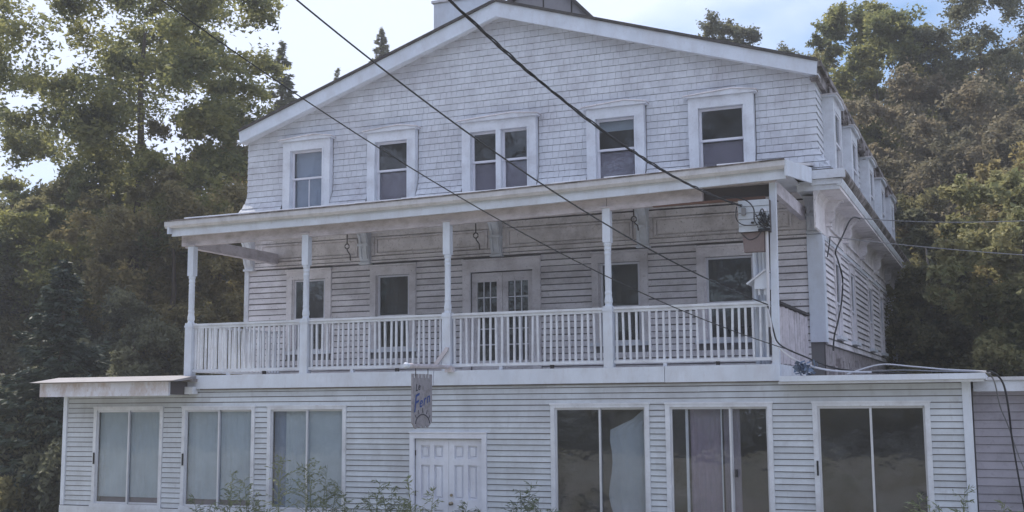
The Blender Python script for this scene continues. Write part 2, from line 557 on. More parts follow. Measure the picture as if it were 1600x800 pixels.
for i, (x, z, w) in enumerate(shg):
    d0, d1 = flare(z), flare(z + es)
    th = .021 + random.uniform(-.001, .0015)
    zb = z + random.uniform(-.002, .002)
    if i < 300:
        o = link('shingle', u_shg, wall_f if z < 9.1 else gable_wall)
        HF.piece(o, x + .001, d0, zb, w - .004, th, es - .008, -math.atan2(d0 - d1, es))
    else:
        h = es - .008
        g = x + .002; k = x + w - .003
        rest.add([(g, d0, zb), (k, d0, zb), (k, d0 + th, zb), (g, d0 + th, zb), (g, d1, zb + h), (k, d1, zb + h), (k, d1 + .35 * th, zb + h), (g, d1 + .35 * th, zb + h)],
                 [(0, 1, 2, 3), (4, 7, 6, 5), (0, 4, 5, 1), (3, 2, 6, 7), (0, 3, 7, 4), (1, 5, 6, 2)])
rec(rest.build('shingles', M_shing, house), kind='stuff')
cs = MB()
zc_ = 7.2
k_ = 0
while zc_ < 9.1:
    f0, f1 = flare(zc_), flare(zc_ + es); o_ = .035; w_ = .13
    b0, b1, t0, t1 = XR + f0 + o_, 23.4 - f0 - o_, XR + f1 + .012, 23.4 - f1 - .012
    h_ = zc_ + es - .006
    cs.add([(b0 - w_, b1, zc_), (b0, b1, zc_), (b0, b1 + w_, zc_), (b0 - w_, b1 + w_, zc_), (t0 - w_, t1, h_), (t0, t1, h_), (t0, t1 + w_, h_), (t0 - w_, t1 + w_, h_)],
           [(0, 1, 2, 3), (4, 7, 6, 5), (0, 4, 5, 1), (3, 2, 6, 7), (0, 3, 7, 4), (1, 5, 6, 2)])
    zc_ += es
rec(cs.build('corner_shingles', M_shing, house), kind='stuff')
# side of the third floor
rest = MB(HR)
z = 7.2
while z < 9.1:
    blocks = [(y - .62, y + .62) for y in sideY3 if 7.3 < z + es / 2]
    for a0, a1 in runs(23.40 - flare(z), YB, blocks):
        x = a0
        while x < a1 - .01:
            w = min(random.uniform(.3, .6), a1 - x)
            d0, d1 = flare(z), flare(z + es); h = es - .012; th = .028
            g, k = x, x + w - .005
            rest.add([(g, d0, z), (k, d0, z), (k, d0 + th, z), (g, d0 + th, z), (g, d1, z + h), (k, d1, z + h), (k, d1 + .35 * th, z + h), (g, d1 + .35 * th, z + h)],
                     [(0, 1, 2, 3), (4, 7, 6, 5), (0, 4, 5, 1), (3, 2, 6, 7), (0, 3, 7, 4), (1, 5, 6, 2)])
            x += w
    z += es
rec(rest.build('side_shingles', M_shing, house), kind='stuff')
# the left flank's flared skirt (its edge is seen against the trees)
rest = MB(Fr('left', XL))
z = 7.2
while z < 9.1:
    d0, d1 = flare(z) * .5, flare(z + es) * .5
    rest.add([(23.38, d0 - .02, z), (YB, d0 - .02, z), (YB, d0 + .02, z), (23.38, d0 + .02, z), (23.38, d1 - .02, z + es - .01), (YB, d1 - .02, z + es - .01), (YB, d1 + .005, z + es - .01), (23.38, d1 + .005, z + es - .01)],
             [(0, 1, 2, 3), (4, 7, 6, 5), (0, 4, 5, 1), (3, 2, 6, 7), (0, 3, 7, 4), (1, 5, 6, 2)])
    z += es
rec(rest.build('left_side_shingles', M_shing, house), kind='stuff')

# ---- main roof: two slabs with fascia
rk = 23.08
APX, APZ = -9.97, 11.66
EL, ELZ, ER, ERZ = -16.74, 9.36, -3.07, 9.46
for (x0, z0, x1, z1, nm) in ((EL, ELZ, APX, APZ, 'roof_slope'), (APX, APZ, ER, ERZ, 'roof_slope')):
    MB(WD).prism([(x0, z0 + .003), (x1, z1 + .003), (x1, z1 + .06), (x0, z0 + .06)], -YB - .3, -(rk - .05)).build(nm, M_roof, house)
    m_ = 1 if x0 == EL else -1
    t = .335
    if m_ == 1: poly = [(x0, z0), (x1, z1), (x1, z1 - t), (x0 + .03, z0 - t + .06)]
    else: poly = [(x0, z0), (x1, z1), (x1 - .03, z1 - t + .06), (x0, z0 - t)]
    MB(WD).prism(poly, -(rk + .045), -rk).build('rake_board', M_fascia, house)
    # moulding strip and soffit
    sof = [(a, b - t + .07) for a, b in ((x0, z0), (x1, z1))]
    MB(WD).prism([sof[0], sof[1], (sof[1][0], sof[1][1] + .03), (sof[0][0], sof[0][1] + .03)], -23.42, -(rk + .046)).build('rake_soffit', M_trim, house)
# side eave fascia, partly rotted
MB().box(ER - .05, ER - .004, 23.13, YB + .25, 9.12, 9.44).build('eave_fascia', M_gutmoss, house)
MB().box(XR - .05, ER - .052, 23.13, YB + .2, 9.13, 9.17).build('eave_soffit', M_gutmoss, house)
MB().box(ER - .002, ER + .07, 23.1, YB + .25, 9.36, 9.47).build('eave_gutter', M_gutmoss, house)
rest = MB()
for i in range(40):                              # ragged bits hanging at the rotten eave
    y = random.uniform(24.2, YB); l = random.uniform(.1, .5)
    rest.box(ER - .02, ER + random.uniform(.02, .1), y, y + l, 9.12 - random.uniform(.02, .12), 9.3)
rec(rest.build('rotten_eave_shreds', M_gutmoss, house), kind='stuff')

# ---- chimney and roof monitor
ch = MB().box(-13.25, -11.55, 26.6, 28.0, 9.8, 13.20).build('chimney', M_fascia, house)
MB().box(-13.30, -11.5, 26.55, 28.05, 13.203, 13.27).build('cap', M_gut, ch)
mo = MB().prism([(-11.5, 10.9), (-8.5, 10.9), (-8.68, 11.95), (-9.95, 13.3), (-11.5, 12.1)], 26.0, 30.0).build('roof_monitor', M_conc, house)
for x in (-10.75, -9.95, -9.22):
    MB().box(x - .012, x + .012, 25.98, 25.998, 11.0, 12.7 if x > -10 else 12.4).build('joint', M_iron, mo)
MB().prism([(-8.62, 11.86), (-9.95, 13.30), (-9.95, 13.42), (-8.50, 11.86)], 25.9, 30.1).build('monitor_roof', M_roof, house)
MB().prism([(-9.95, 13.30), (-11.5, 12.1), (-11.6, 12.2), (-9.95, 13.42)], 25.9, 30.1).build('monitor_roof', M_roof, house)

# ---- windows
OUT = [0.0]
def sash(fr, w, a0, a1, z0, z1, d, t=.045, dep=.035, m=M_sash, bars=()):
    d += OUT[0]
    s = MB(fr)
    s.box(a0, a0 + t, d, d + dep, z0, z1).box(a1 - t, a1, d, d + dep, z0, z1)
    s.box(a0 + t, a1 - t, d + .001, d + dep - .001, z1 - t, z1).box(a0 + t, a1 - t, d + .001, d + dep - .001, z0, z0 + t)
    for b in bars:
        if b[0] == 'v': s.box(b[1] - .011, b[1] + .011, d + .006, d + dep - .006, z0 + t, z1 - t)
        else: s.box(a0 + t, a1 - t, d + .007, d + dep - .007, b[1] - .011, b[1] + .011)
    s.build('sash', m, w)
    MB(fr).box(a0 + t - .005, a1 - t + .005, d + .012, d + .017, z0 + t - .005, z1 - t + .005).build('pane', M_glass, w)

def curtain(fr, w, a0, a1, z0, z1, d, m, folds=7, amp=.02, name='curtain', edge=None):
    na, nz = max(8, folds * 4), 10
    vs, fs = [], []
    for j in range(nz + 1):
        for i in range(na + 1):
            u = i / na; v = j / nz
            lo = a0 if edge is None else edge(v)
            a = lo + (a1 - lo) * u
            vs.append((a, d + amp * math.sin(u * folds * 2 * math.pi + v * .6) * (.6 + .4 * math.sin(3 * v + u * 5)), z0 + (z1 - z0) * v))
    for j in range(nz):
        for i in range(na):
            k = j * (na + 1) + i
            fs.append((k, k + 1, k + na + 2, k + na + 1))
    MB(fr).add(vs, fs).build(name, m, w, smooth=True)

def window3(fr, c0, c1, par, dd=.10, double=False, kind=0, peak=True):
    """third floor window: wide flat casing, low pointed head"""
    zt, zb = 9.02, 7.38
    o0, o1 = c0 + .19, c1 - .19
    ot = 8.80
    w = MB(fr)
    w.box(c0 + .02, o0, 0, dd, zb, ot).box(o1, c1 - .02, 0, dd, zb, ot)
    w.box(c0 + .02, c1 - .02, 0, dd + .002, ot, zt)
    w.box(o0 + .001, o0 + .035, .0, dd + .012, zb, ot - .001).box(o1 - .035, o1 - .001, .0, dd + .012, zb, ot - .001)
    win = w.build('window', M_trim, par)
    cm = (c0 + c1) / 2
    MB(fr).prism([(c0 - .05, zt + .003), (c1 + .05, zt + .003), (c1 + .05, zt + .035), (cm + (c1 - c0) * .18, zt + .105), (c0 - .05, zt + .03)], 0, dd + .07).build('window_head', M_trim, win)
    MB(fr).prism([(c0 - .07, zt + .035), (cm + (c1 - c0) * .18, zt + .108), (c1 + .07, zt + .038), (c1 + .07, zt + .056), (cm + (c1 - c0) * .18, zt + .126), (c0 - .07, zt + .053)], 0, dd + .10).build('head_moulding', M_frieze, win)
    MB(fr).box(c0 + .0, c1 - .0, 0, dd + .05, zb - .05, zb - .002).build('sill', M_trim, win)
    mids = [(o0 + .037, o1 - .037)] if not double else [(o0 + .037, cm - .06), (cm + .06, o1 - .037)]
    if double: MB(fr).box(cm - .06, cm + .06, 0, dd + .008, zb, ot - .002).build('mullion', M_trim, win)
    zm = 8.13
    for p, (a0, a1) in enumerate(mids):
        sash(fr, win, a0, a1, zm - .02, ot - .004, .015)
        if kind == 1:
            sash(fr, win, a0, a1, zb + .01, zm + .025, -.022, bars=[('v', (a0 + a1) / 2)])
            curtain(fr, win, a0 + .02, a1 - .02, zb + .03, ot - .03, -.10, M_bshade, 1, .003, 'roller_shade')
        else:
            sash(fr, win, a0, a1, zb + .01, zm + .025, -.022)
            curtain(fr, win, a0 + .02, a1 - .02, zb + .03, zm - .04, -.05, M_shade, 1, .004, 'insect_screen')
            if kind == 2: curtain(fr, win, a0 + .02, a1 - .02, 8.55 - .06 * p, ot - .02, -.05, M_cream, 2, .008, 'half_blind')
    return win
for i, (a, b) in enumerate(TH):
    window3(HF, a, b, house, .16, i == 2, (1, 0, 0, 2, 0)[i])
for y in sideY3:
    OUT[0] = .18
    window3(HR, y - .66, y + .66, house, .24)
OUT[0] = 0.0

def window2(fr, c0, c1, par, zt=5.93, zb=4.0, wc=.15, raised=0, narrow=False):
    o0, o1 = c0 + wc, c1 - wc
    ot = zt - .2
    w = MB(fr)
    w.box(c0, o0 - .001, 0, .055, zb, ot).box(o1 + .001, c1, 0, .055, zb, ot)
    w.box(c0, c1, 0, .057, ot, zt)
    w.box(c0 - .02, c1 + .02, 0, .10, zt + .002, zt + .04)
    w.box(o0, o0 + .03, -.1, .012, zb + .06, ot - .001).box(o1 - .03, o1, -.1, .012, zb + .06, ot - .001)
    win = w.build('window', M_clap, par)
    MB(fr).box(c0 - .05, c1 + .05, 0, .13, zb - .02, zb + .055).build('sill', M_trim, win)
    zm = zb + (ot - zb) * .46
    a0, a1 = o0 + .032, o1 - .032
    sash(fr, win, a0, a1, zm - .02, ot - .003, -.045, .045)
    sash(fr, win, a0, a1, zb + .058 + raised, zm + .02 + raised, -.085, .045)
    if raised == 0 and not narrow:
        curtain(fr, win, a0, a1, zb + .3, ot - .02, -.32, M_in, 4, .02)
    return win
for i, (a, b) in enumerate(SF):
    window2(HF, a, b, house)
for y in sideY2:
    OUT[0] = .045
    window2(HR, y - .49, y + .49, house, 5.93, 4.1, .12, narrow=True)
OUT[0] = 0.0

# ---- French doors on the balcony
fd = MB(HF).box(DO[0], DO[0] + .18, 0, .06, 3.44, 5.68).box(DO[1] - .18, DO[1], 0, .06, 3.44, 5.68).box(DO[0], DO[1], 0, .062, 5.68, 5.92)\
    .box(DO[0] - .02, DO[1] + .02, 0, .10, 5.922, 5.96).build('french_door', M_clap, house)
cx = (DO[0] + DO[1]) / 2
for a0, a1 in ((DO[0] + .19, cx - .004), (cx + .004, DO[1] - .19)):
    s = MB(HF)
    t = .13
    zb, zt = 3.46, 5.66
    g0, g1 = a0 + t, a1 - t
    s.box(a0, g0, -.08, -.035, zb, zt).box(g1, a1, -.08, -.035, zb, zt).box(g0, g1, -.079, -.036, zt - .2, zt).box(g0, g1, -.079, -.036, zb, zb + .28)
    s.build('door_leaf', M_clap, fd)
    b = MB(HF)
    for k in (1, 2):
        x = g0 + (g1 - g0) * k / 3
        b.box(x - .011, x + .011, -.07, -.04, zb + .28, zt - .2)
    for k in range(1, 5):
        z = zb + .28 + (zt - zb - .48) * k / 5
        b.box(g0, g1, -.069, -.041, z - .011, z + .011)
    b.build('glazing_bars', M_sash, fd)
    MB(HF).box(g0 - .004, g1 + .004, -.060, -.055, zb + .276, zt - .196).build('pane', M_glass, fd)

# ---- frieze with recessed panels under the balcony roof, brackets
fz = MB(HF)
fz.box(XL, XR - .262, 0, .012, 6.06, 6.98)
front_fr = fz.build('frieze', M_sheath_shade, house)
MB(HF).box(XL, XR - .262, .0, .075, 6.025, 6.065).build('frieze_moulding', M_frieze, front_fr)
BR = [-16.52, -13.35, -10.08, -6.77]
edges = [XL + .3] + [b for b in BR[1:]] + [XR - .3]
for z0, z1, th in ((6.085, 6.175, .045), (6.625, 6.765, .05), (6.795, 6.98, .055)):
    cuts = [XL, -14.1 + random.uniform(-1, 1), -9.2 + random.uniform(-1, 1), -6 + random.uniform(-.6, .6), XR - .262]
    for a0, a1 in zip(cuts[:-1], cuts[1:]):
        MB(HF).box(a0, a1 - .004, .0, th, z0, z1 - random.uniform(0, .008)).build('frieze_board', M_frieze, front_fr)
MB(HF).box(XL, XR - .262, .012, .02, 6.186, 6.619).build('frieze_board', M_frieze, front_fr)
for i in range(4):
    a0, a1 = edges[i] + (.24 if i else .14), edges[i + 1] - .24
    for z0, z1 in ((6.20, 6.235), (6.565, 6.595)):
        MB(HF).box(a0, a1, .021, .07, z0, z1).build('frieze_moulding', M_frieze, front_fr)
    MB(HF).box(a0, a0 + .04, .021, .068, 6.237, 6.563).build('frieze_moulding', M_frieze, front_fr)
    MB(HF).box(a1 - .04, a1, .021, .068, 6.237, 6.563).build('frieze_moulding', M_frieze, front_fr)
    MB(HF).box(a0 + .065, a1 - .065, .021, .04, 6.262, 6.54).build('frieze_panel', M_frieze, front_fr)
    MB(HF).box(edges[i] - .2, edges[i] + .2, .021, .045, 6.19, 6.615).build('frieze_block', M_frieze, front_fr)

def bracket_mesh(fr, a, z0, z1, dep, w=.2, m=M_frieze, par=None):
    """scroll console: S-curved side profile, two ribs and a cross band"""
    n = 12
    def prof(k):
        u = k / n
        return .10 + (dep - .10) * (u ** 1.6) + .05 * math.sin(u * math.pi * 2)
    H = z1 - z0
    poly = [(0, z0)] + [(prof(k), z0 + H * .94 * k / n) for k in range(n + 1)] + [(0, z0 + H * .94)]
    b = MB(fr).prism_a(poly, a - w / 2, a + w / 2).build('bracket', m, par)
    MB(fr).box(a - w / 2 - .03, a + w / 2 + .03, 0, dep + .05, z1 - H * .058, z1).build('bracket_cap', m, b)
    rb = MB(fr)
    for q in (-.30, .30):
        pl = [(prof(k) - .01, z0 + H * .94 * k / n) for k in range(1, n)] + [(prof(k) + .03, z0 + H * .94 * k / n) for k in range(n - 1, 0, -1)]
        rb.prism_a(pl, a + q * w - .025, a + q * w + .025)
    rb.build('bracket_rib', m, b)
    MB(fr).box(a - w / 2 - .015, a + w / 2 + .015, 0, prof(6) + .045, z0 + H * .45, z0 + H * .52).build('bracket_band', m, b)
    MB(fr).box(a - w / 2 - .02, a + w / 2 + .02, 0, .15, z0 - .05, z0 - .002).build('bracket_foot', m, b)
    return b
for a in BR:
    bracket_mesh(HF, a, 6.04, 6.84, .40, .24, M_trim, house)
bracket_mesh(HF, -3.30, 6.12, 6.76, .42, .24, M_trim, house)

# ---- corner pilaster, corner board, base
MB(HF).box(XR - .26, XR + .045, 0, .06, 3.95, 6.06).build('corner_pilaster', M_fascia, house)
MB(HR).box(23.402, 23.64, .003, .046, 3.95, 6.06).build('corner_pilaster', M_fascia, house)
MB(HF).box(XR - .26, XR, 0, .045, 6.10, 6.78).build('corner_block', M_trim, house)
MB(HF).box(XL - .02, XL + .10, 0, .05, 3.44, 6.04).build('corner_board', M_trim, house)
# crumbling base under the side wall
MB(HR).box(23.5, YB, -.12, -.01, 3.1, 3.9).build('side_base', M_rubble, house)
MB(HF).box(XR - .4, XR, -.1, -.01, 3.1, 3.95).build('side_base', M_sheath_shade, house)
rest = MB(HR)
for i in range(70):
    y = random.uniform(23.6, 38); l = random.uniform(.15, .7); h = random.uniform(.05, .28)
    rest.box(y, y + l, -.01, random.uniform(.01, .12), 3.25, 3.25 + h + random.uniform(0, .25))
rec(rest.build('base_debris', M_rubble, house), kind='stuff')

# ---- side cornice with cove soffit, brackets, gutter
CO = .50                                                   # projection
cor = MB(HR)
cove = [(0, 6.08), (.03, 6.10), (.04, 6.60), (.07, 6.72), (.13, 6.79), (.20, 6.80), (CO, 6.80), (CO, 6.86), (.03, 6.98), (0, 6.98)]
cor.prism_a(cove, 22.62, YB + .35)
corn = cor.build('side_cornice', M_frieze, house)
MB(HR).prism_a([(CO - .04, 6.862), (CO + .02, 6.862), (CO + .05, 6.95), (CO + .05, 7.0), (CO - .04, 7.0)], 22.56, YB + .38).build('crown_moulding', M_trim, corn)
MB(HR).prism_a([(CO - .10, 7.003), (CO + .06, 7.003), (CO + .12, 7.10), (CO + .12, 7.16), (CO - .10, 7.16)], 22.5, YB + .42).build('gutter', M_gutmoss, corn)
MB(HR).box(22.55, YB + .3, -.1, CO - .102, 7.003, 7.2).build('cornice_top', M_roof, corn)
# cornice front return, beside the end of the balcony roof
MB().box(XR - .02, XR + CO - .001, 22.60, 22.619, 6.80, 6.98).box(XR - .02, XR + CO + .05, 22.55, 22.599, 6.90, 7.0)\
    .box(XR - .02, XR + CO + .12, 22.48, 22.55, 7.003, 7.17).build('cornice_return', M_trim, house)
MB().box(XR - .3, XR - .021, 22.6, 23.39, 6.8, 6.98).build('cornice_return', M_trim, house)
for y in (24.0, 26.8, 30.0, 33.4, 36.6, 40.2):
    bracket_mesh(HR, y, 6.34, 6.80, .34, .16, M_clap, house)
for i, (y0, y1) in enumerate(((24.3, 26.5), (27.1, 29.7), (30.3, 33.1), (33.7, 36.3), (36.9, 39.9))):
    MB(HR).box(y0, y1, .03, .075, 6.08, 6.13).box(y0 + .1, y1 - .1, .04, .08, 6.30, 6.34).build('frieze_moulding', M_frieze, corn)
MB(HR).box(23.66, YB, .002, .055, 5.98, 6.07).build('frieze_board', M_trim, house)

# ================================================================ BALCONY (part of the house)
Yp = 20.0
def sag(x):                     # the balcony roof has sunk towards its left end
    u = (x + 3.2) / (-16.1 + 3.2)
    return -.20 * u - .05 * math.sin(max(0, min(1, u)) * math.pi)
deck = MB().box(-15.80, -3.47, 20.0, 23.38, 3.34, 3.43).build('balcony_floor', M_trim, house)
MB().box(-15.79, -9.92, 19.90, 19.998, 3.155, 3.43).build('deck_fascia', M_fascia, house)
MB().box(-9.91, -5.45, 19.902, 19.998, 3.157, 3.428).build('deck_fascia', M_fascia, house)
MB().box(-5.44, -3.46, 19.90, 19.998, 3.153, 3.432).build('deck_fascia', M_fascia, house)
MB().box(-3.50, -3.462, 19.999, 23.3, 3.15, 3.43).build('deck_fascia', M_trim, house)
MB().box(-15.80, -15.76, 19.999, 23.3, 3.15, 3.43).build('deck_fascia', M_trim, house)

def strip(name, m, x0, x1, prof, par, seg=12):
    """profile in (y, z) swept along x, following the sag of the roof"""
    n = len(prof); vs, fs = [], []
    for i in range(seg + 1):
        x = x0 + (x1 - x0) * i / seg
        for y, z in prof:
            vs.append((x, y, z + sag(x)))
    for i in range(seg):
        for k in range(n):
            fs.append((i * n + k, i * n + (k + 1) % n, (i + 1) * n + (k + 1) % n, (i + 1) * n + k))
    fs.append(tuple(range(n))[::-1]); fs.append(tuple(range(seg * n, (seg + 1) * n)))
    return MB().add(vs, fs).build(name, m, par)
RX0, RX1 = -15.92, -3.22
proof = strip('balcony_roof', M_gut, RX0, RX1, [(19.72, 6.80), (23.40, 7.50), (23.40, 7.44), (19.72, 6.755)], house)
for i in range(16):                                                     # metal roof laps and the rolled joints
    x = RX0 + .3 + i * .8
    a = MB().add([(x, 19.72, 6.802 + sag(x)), (x + .03, 19.72, 6.802 + sag(x)), (x + .03, 23.4, 7.502 + sag(x)), (x, 23.4, 7.502 + sag(x)),
                  (x, 19.72, 6.82 + sag(x)), (x + .03, 19.72, 6.82 + sag(x)), (x + .03, 23.4, 7.52 + sag(x)), (x, 23.4, 7.52 + sag(x))],
                 [(0, 1, 2, 3), (4, 7, 6, 5), (0, 4, 5, 1), (3, 2, 6, 7), (0, 3, 7, 4), (1, 5, 6, 2)]).build('roof_seam', M_gut, proof)
strip('gutter', M_gut, RX0 - .12, RX1 + .01, [(19.60, 6.83), (19.70, 6.83), (19.70, 6.70), (19.64, 6.69), (19.60, 6.74)], house)
strip('gutter_lip', M_gutmoss, RX0 - .12, RX1 + .01, [(19.58, 6.835), (19.62, 6.835), (19.62, 6.855), (19.58, 6.855)], house)
strip('roof_fascia', M_fascia, RX0, RX1, [(19.705, 6.74), (19.76, 6.74), (19.76, 6.53), (19.705, 6.53)], house)
strip('roof_soffit', M_beam, RX0, RX1, [(19.762, 6.57), (19.93, 6.57), (19.93, 6.59), (19.762, 6.59)], house)
# right end fascia of the roof
zr = 6.80
MB().add([(RX1, 19.61, 6.83), (RX1 + .045, 19.61, 6.83), (RX1 + .045, 22.47, 7.22), (RX1, 22.47, 7.22),
          (RX1, 19.61, 6.56), (RX1 + .045, 19.61, 6.56), (RX1 + .045, 22.47, 6.92), (RX1, 22.47, 6.92)],
         [(0, 1, 2, 3), (4, 7, 6, 5), (0, 4, 5, 1), (3, 2, 6, 7), (0, 3, 7, 4), (1, 5, 6, 2)]).build('roof_end_fascia', M_fascia, house)
MB().add([(RX0 - .05, 19.61, 6.63), (RX0, 19.61, 6.63), (RX0, 23.3, 7.25), (RX0 - .05, 23.3, 7.25),
          (RX0 - .05, 19.61, 6.37), (RX0, 19.61, 6.37), (RX0, 23.3, 6.95), (RX0 - .05, 23.3, 6.95)],
         [(0, 1, 2, 3), (4, 7, 6, 5), (0, 4, 5, 1), (3, 2, 6, 7), (0, 3, 7, 4), (1, 5, 6, 2)]).build('roof_end_fascia', M_fascia, house)
# beam over the posts: three boards, the last one rotted away at the right
strip('balcony_beam', M_beam, -15.85, -6.46, [(19.94, 6.585), (20.06, 6.585), (20.06, 6.345), (19.94, 6.345)], house)
strip('balcony_beam', M_beam, -6.45, -4.70, [(19.93, 6.585), (20.06, 6.585), (20.06, 6.33), (19.93, 6.33)], house, 4)
MB().box(-4.695, -3.44, 19.93, 20.06, 6.52, 6.60).build('balcony_beam', M_beam, house)
MB().add([(-5.6, 19.94, 6.28), (-3.62, 19.94, 6.30), (-3.62, 20.02, 6.30), (-5.6, 20.02, 6.28), (-5.6, 19.94, 6.25), (-3.62, 19.94, 6.25), (-3.62, 20.02, 6.25), (-5.6, 20.02, 6.25)],
         [(0, 1, 2, 3), (4, 7, 6, 5), (0, 4, 5, 1), (3, 2, 6, 7), (0, 3, 7, 4), (1, 5, 6, 2)]).build('rotted_ledger', M_red, house)
MB().box(-4.72, -3.55, 20.07, 20.1, 6.31, 6.62).build('attic_void_shade', M_sheath_shade, house)  # dark sheet in place of the shade inside the open roof void
MB().box(-15.85, -15.70, 20.061, 23.3, 6.12, 6.36).build('end_beam', M_beam, house)
MB().box(-3.55, -3.44, 20.061, 23.3, 6.35, 6.58).build('end_beam', M_beam, house)
# porch ceiling boards
for i in range(12):
    x0 = -15.9 + i * 1.04
    zc = 6.68 + sag(x0)
    MB().box(x0, x0 + 1.03, 20.061, 23.33, zc + .28, zc + .30).build('ceiling_board', M_trim, house)

# posts
PX = [-15.60, -12.80, -9.66, -6.47]
PT = [6.13, 6.21, 6.25, 6.29]
def post(px, top, lean=0.0):
    p = MB()
    w = .085
    p.box(px - w, px + w, Yp - w, Yp + w, 3.43, 4.52)
    p.box(px - .072, px + .072, Yp - .072, Yp + .072, top - .62, top)
    prof = [(4.52, .075), (4.56, .062), (4.60, .075), (4.66, .07), (4.72, .058), (4.76, .066), (4.80, .058), (5.1, .062), (5.35, .058), (top - .86, .055),
            (top - .82, .066), (top - .78, .055), (top - .74, .066), (top - .70, .058), (top - .66, .072), (top - .62, .068)]
    p.lathe(px, Yp, prof)
    o = p.build('post', M_fascia, house)
    MB().box(px - .1, px + .1, Yp - .1, Yp + .1, top + .002, top + .03).build('post_cap', M_beam, o)
    MB().box(px - .095, px + .095, Yp - .095, Yp + .095, 4.43, 4.47).build('post_collar', M_fascia, o)
for x, t in zip(PX, PT):
    post(x, t)
MB().add([(-3.59, 19.93, 3.40), (-3.47, 19.93, 3.40), (-3.47, 20.04, 3.40), (-3.59, 20.04, 3.40), (-3.54, 19.93, 6.52), (-3.43, 19.93, 6.52), (-3.43, 20.04, 6.52), (-3.54, 20.04, 6.52)],
         [(0, 1, 2, 3), (4, 7, 6, 5), (0, 4, 5, 1), (3, 2, 6, 7), (0, 3, 7, 4), (1, 5, 6, 2)]).build('post', M_fascia, house)

# railings: one railing per bay, every baluster its own piece
u_bal = MB().box(-.5, .5, -.5, .5, 0, 1).data('baluster', M_trim)
bays = [(-15.51, -12.89), (-12.71, -9.75), (-9.57, -6.56), (-6.38, -3.60)]
for bi, (x0, x1) in enumerate(bays):
    r = MB().box(x0, x1, Yp - .05, Yp + .05, 4.455, 4.50).box(x0, x1, Yp - .03, Yp + .03, 4.405, 4.453).box(x0, x1, Yp - .035, Yp + .035, 3.50, 3.555)
    rail = r.build('railing', M_trim, house)
    k = int((x1 - x0) / .118)
    st = (x1 - x0) / k
    for i in range(k):
        x = x0 + (i + .5) * st + random.uniform(-.006, .006)
        o = link('baluster', u_bal, rail)
        o.location = (x, Yp + random.uniform(-.004, .004), 3.556)
        o.scale = (.037, .037, .848)
        o.rotation_euler = (random.uniform(-.012, .012), random.gauss(0, .010), random.uniform(-.06, .06))
    for i in range(2):
        x = x0 + (x1 - x0) * (i + 1) / 3
        MB().box(x - .03, x + .03, Yp - .03, Yp + .03, 3.431, 3.499).build('rail_block', M_iron if i else M_trim, rail)
# left return rail
rail = MB().box(-15.65, -15.55, 20.09, 23.32, 4.455, 4.50).box(-15.63, -15.57, 20.09, 23.32, 3.50, 3.555).build('railing', M_trim, house)
for i in range(27):
    o = link('baluster', u_bal, rail)
    o.location = (-15.60, 20.16 + i * .118, 3.556)
    o.scale = (.037, .037, .898)
# right return, boarded up
rail = MB().box(-3.54, -3.44, 20.06, 23.32, 4.455, 4.50).build('railing', M_iron, house)
u_brd = MB().box(-.5, .5, -.5, .5, 0, 1).data('board', M_beam)
for i in range(22):
    o = link('board', u_brd, rail)
    o.location = (-3.49 + random.uniform(-.006, .006), 20.16 + i * .146, 3.47 - random.uniform(0, .05))
    o.scale = (.02, .138, .98)

# hanging plant hooks
for hx, ln, lab in ((-11.93, .52, 'rusty hanging hook with ring under the balcony beam between second and third posts'),
                    (-9.12, .50, 'rusty hanging hook right of the middle balcony post near the scroll bracket'),
                    (-6.0, .40, 'rusty hanging hook right of the fourth balcony post')):
    zt = 6.345 + sag(hx)
    h = MB().tube([(hx, 20.10, zt + .25), (hx, 20.10, zt - ln * .35)], .012, 6)
    ring = [(hx + .05 * math.sin(a), 20.10, zt - ln * .35 - .05 + .05 * math.cos(a)) for a in np.linspace(0, 2 * math.pi, 11)]
    h.tube(ring, .012, 5, False)
    h.tube([(hx, 20.10, zt - ln * .35 - .1), (hx + .01, 20.1, zt - ln * .62), (hx + .07, 20.1, zt - ln * .78), (hx + .08, 20.1, zt - ln)], .012, 6)
    o = h.build('hanging_hook', M_iron)
    rec(o, lab, 'hook', 'hooks hanging under the balcony roof')

# ================================================================ GROUND FLOOR ADDITION (part of the house)
AX0, AX1 = -18.86, -.54
SW = [(-18.03, -16.26), (-15.71, -13.98), (-13.62, -11.87), (-7.57, -5.79), (-5.44, -3.66), (-2.94, -1.16)]
DR = (-10.44, -8.86)
wz0, wz1 = .75, 2.775
mb = MB(AF)
panels(mb, AX0, AX1, -.14, 0, .6, 3.12, [(a + .02, b - .02, wz0 + .02, wz1 - .02) for a, b in SW] + [(DR[0] + .06, DR[1] - .06, .5, 2.16)])
awall = mb.build('addition_wall', M_backing, house)
MB().box(AX0, AX0 + .14, 20.141, 31, .1, 3.12).build('addition_side_wall', M_vinyl, house)
MB().box(AX1 - .14, AX1, 20.141, 31, .1, 3.12).build('addition_side_wall', M_vinyl, house)
MB().box(AX0, AX1, 31.0, 31.14, .1, 3.12).build('addition_rear_wall', M_vinyl, house)
MB().box(AX0 + .15, AX1 - .15, 20.15, 31, .3, .45).box(AX0 + .15, AX1 - .15, 23.0, 23.1, .46, 3.1).build('addition_floor_and_partition', M_in, house)
MB(AF).box(AX0 - .02, DR[0], -.1, .05, .0, .62).box(DR[1], AX1 + .02, -.1, .05, .0, .62).build('foundation', M_stone, house)
MB(AF).box(AX0 - .02, DR[0], .052, .075, .56, .72).box(DR[1], AX1 + .02, .051, .074, .56, .72).build('sill_board', M_trim, house)
MB(AF).box(AX0 - .03, AX0 + .07, 0, .045, .73, 3.05).build('corner_post', M_fascia, house)
MB(AF).box(AX1 - .10, AX1 + .03, 0, .045, .73, 3.14).build('corner_post', M_fascia, house)
MB().box(AX1 + .002, AX1 + .03, 20.001, 20.12, .73, 3.14).build('corner_post', M_fascia, house)
ea = .1025
z = .735
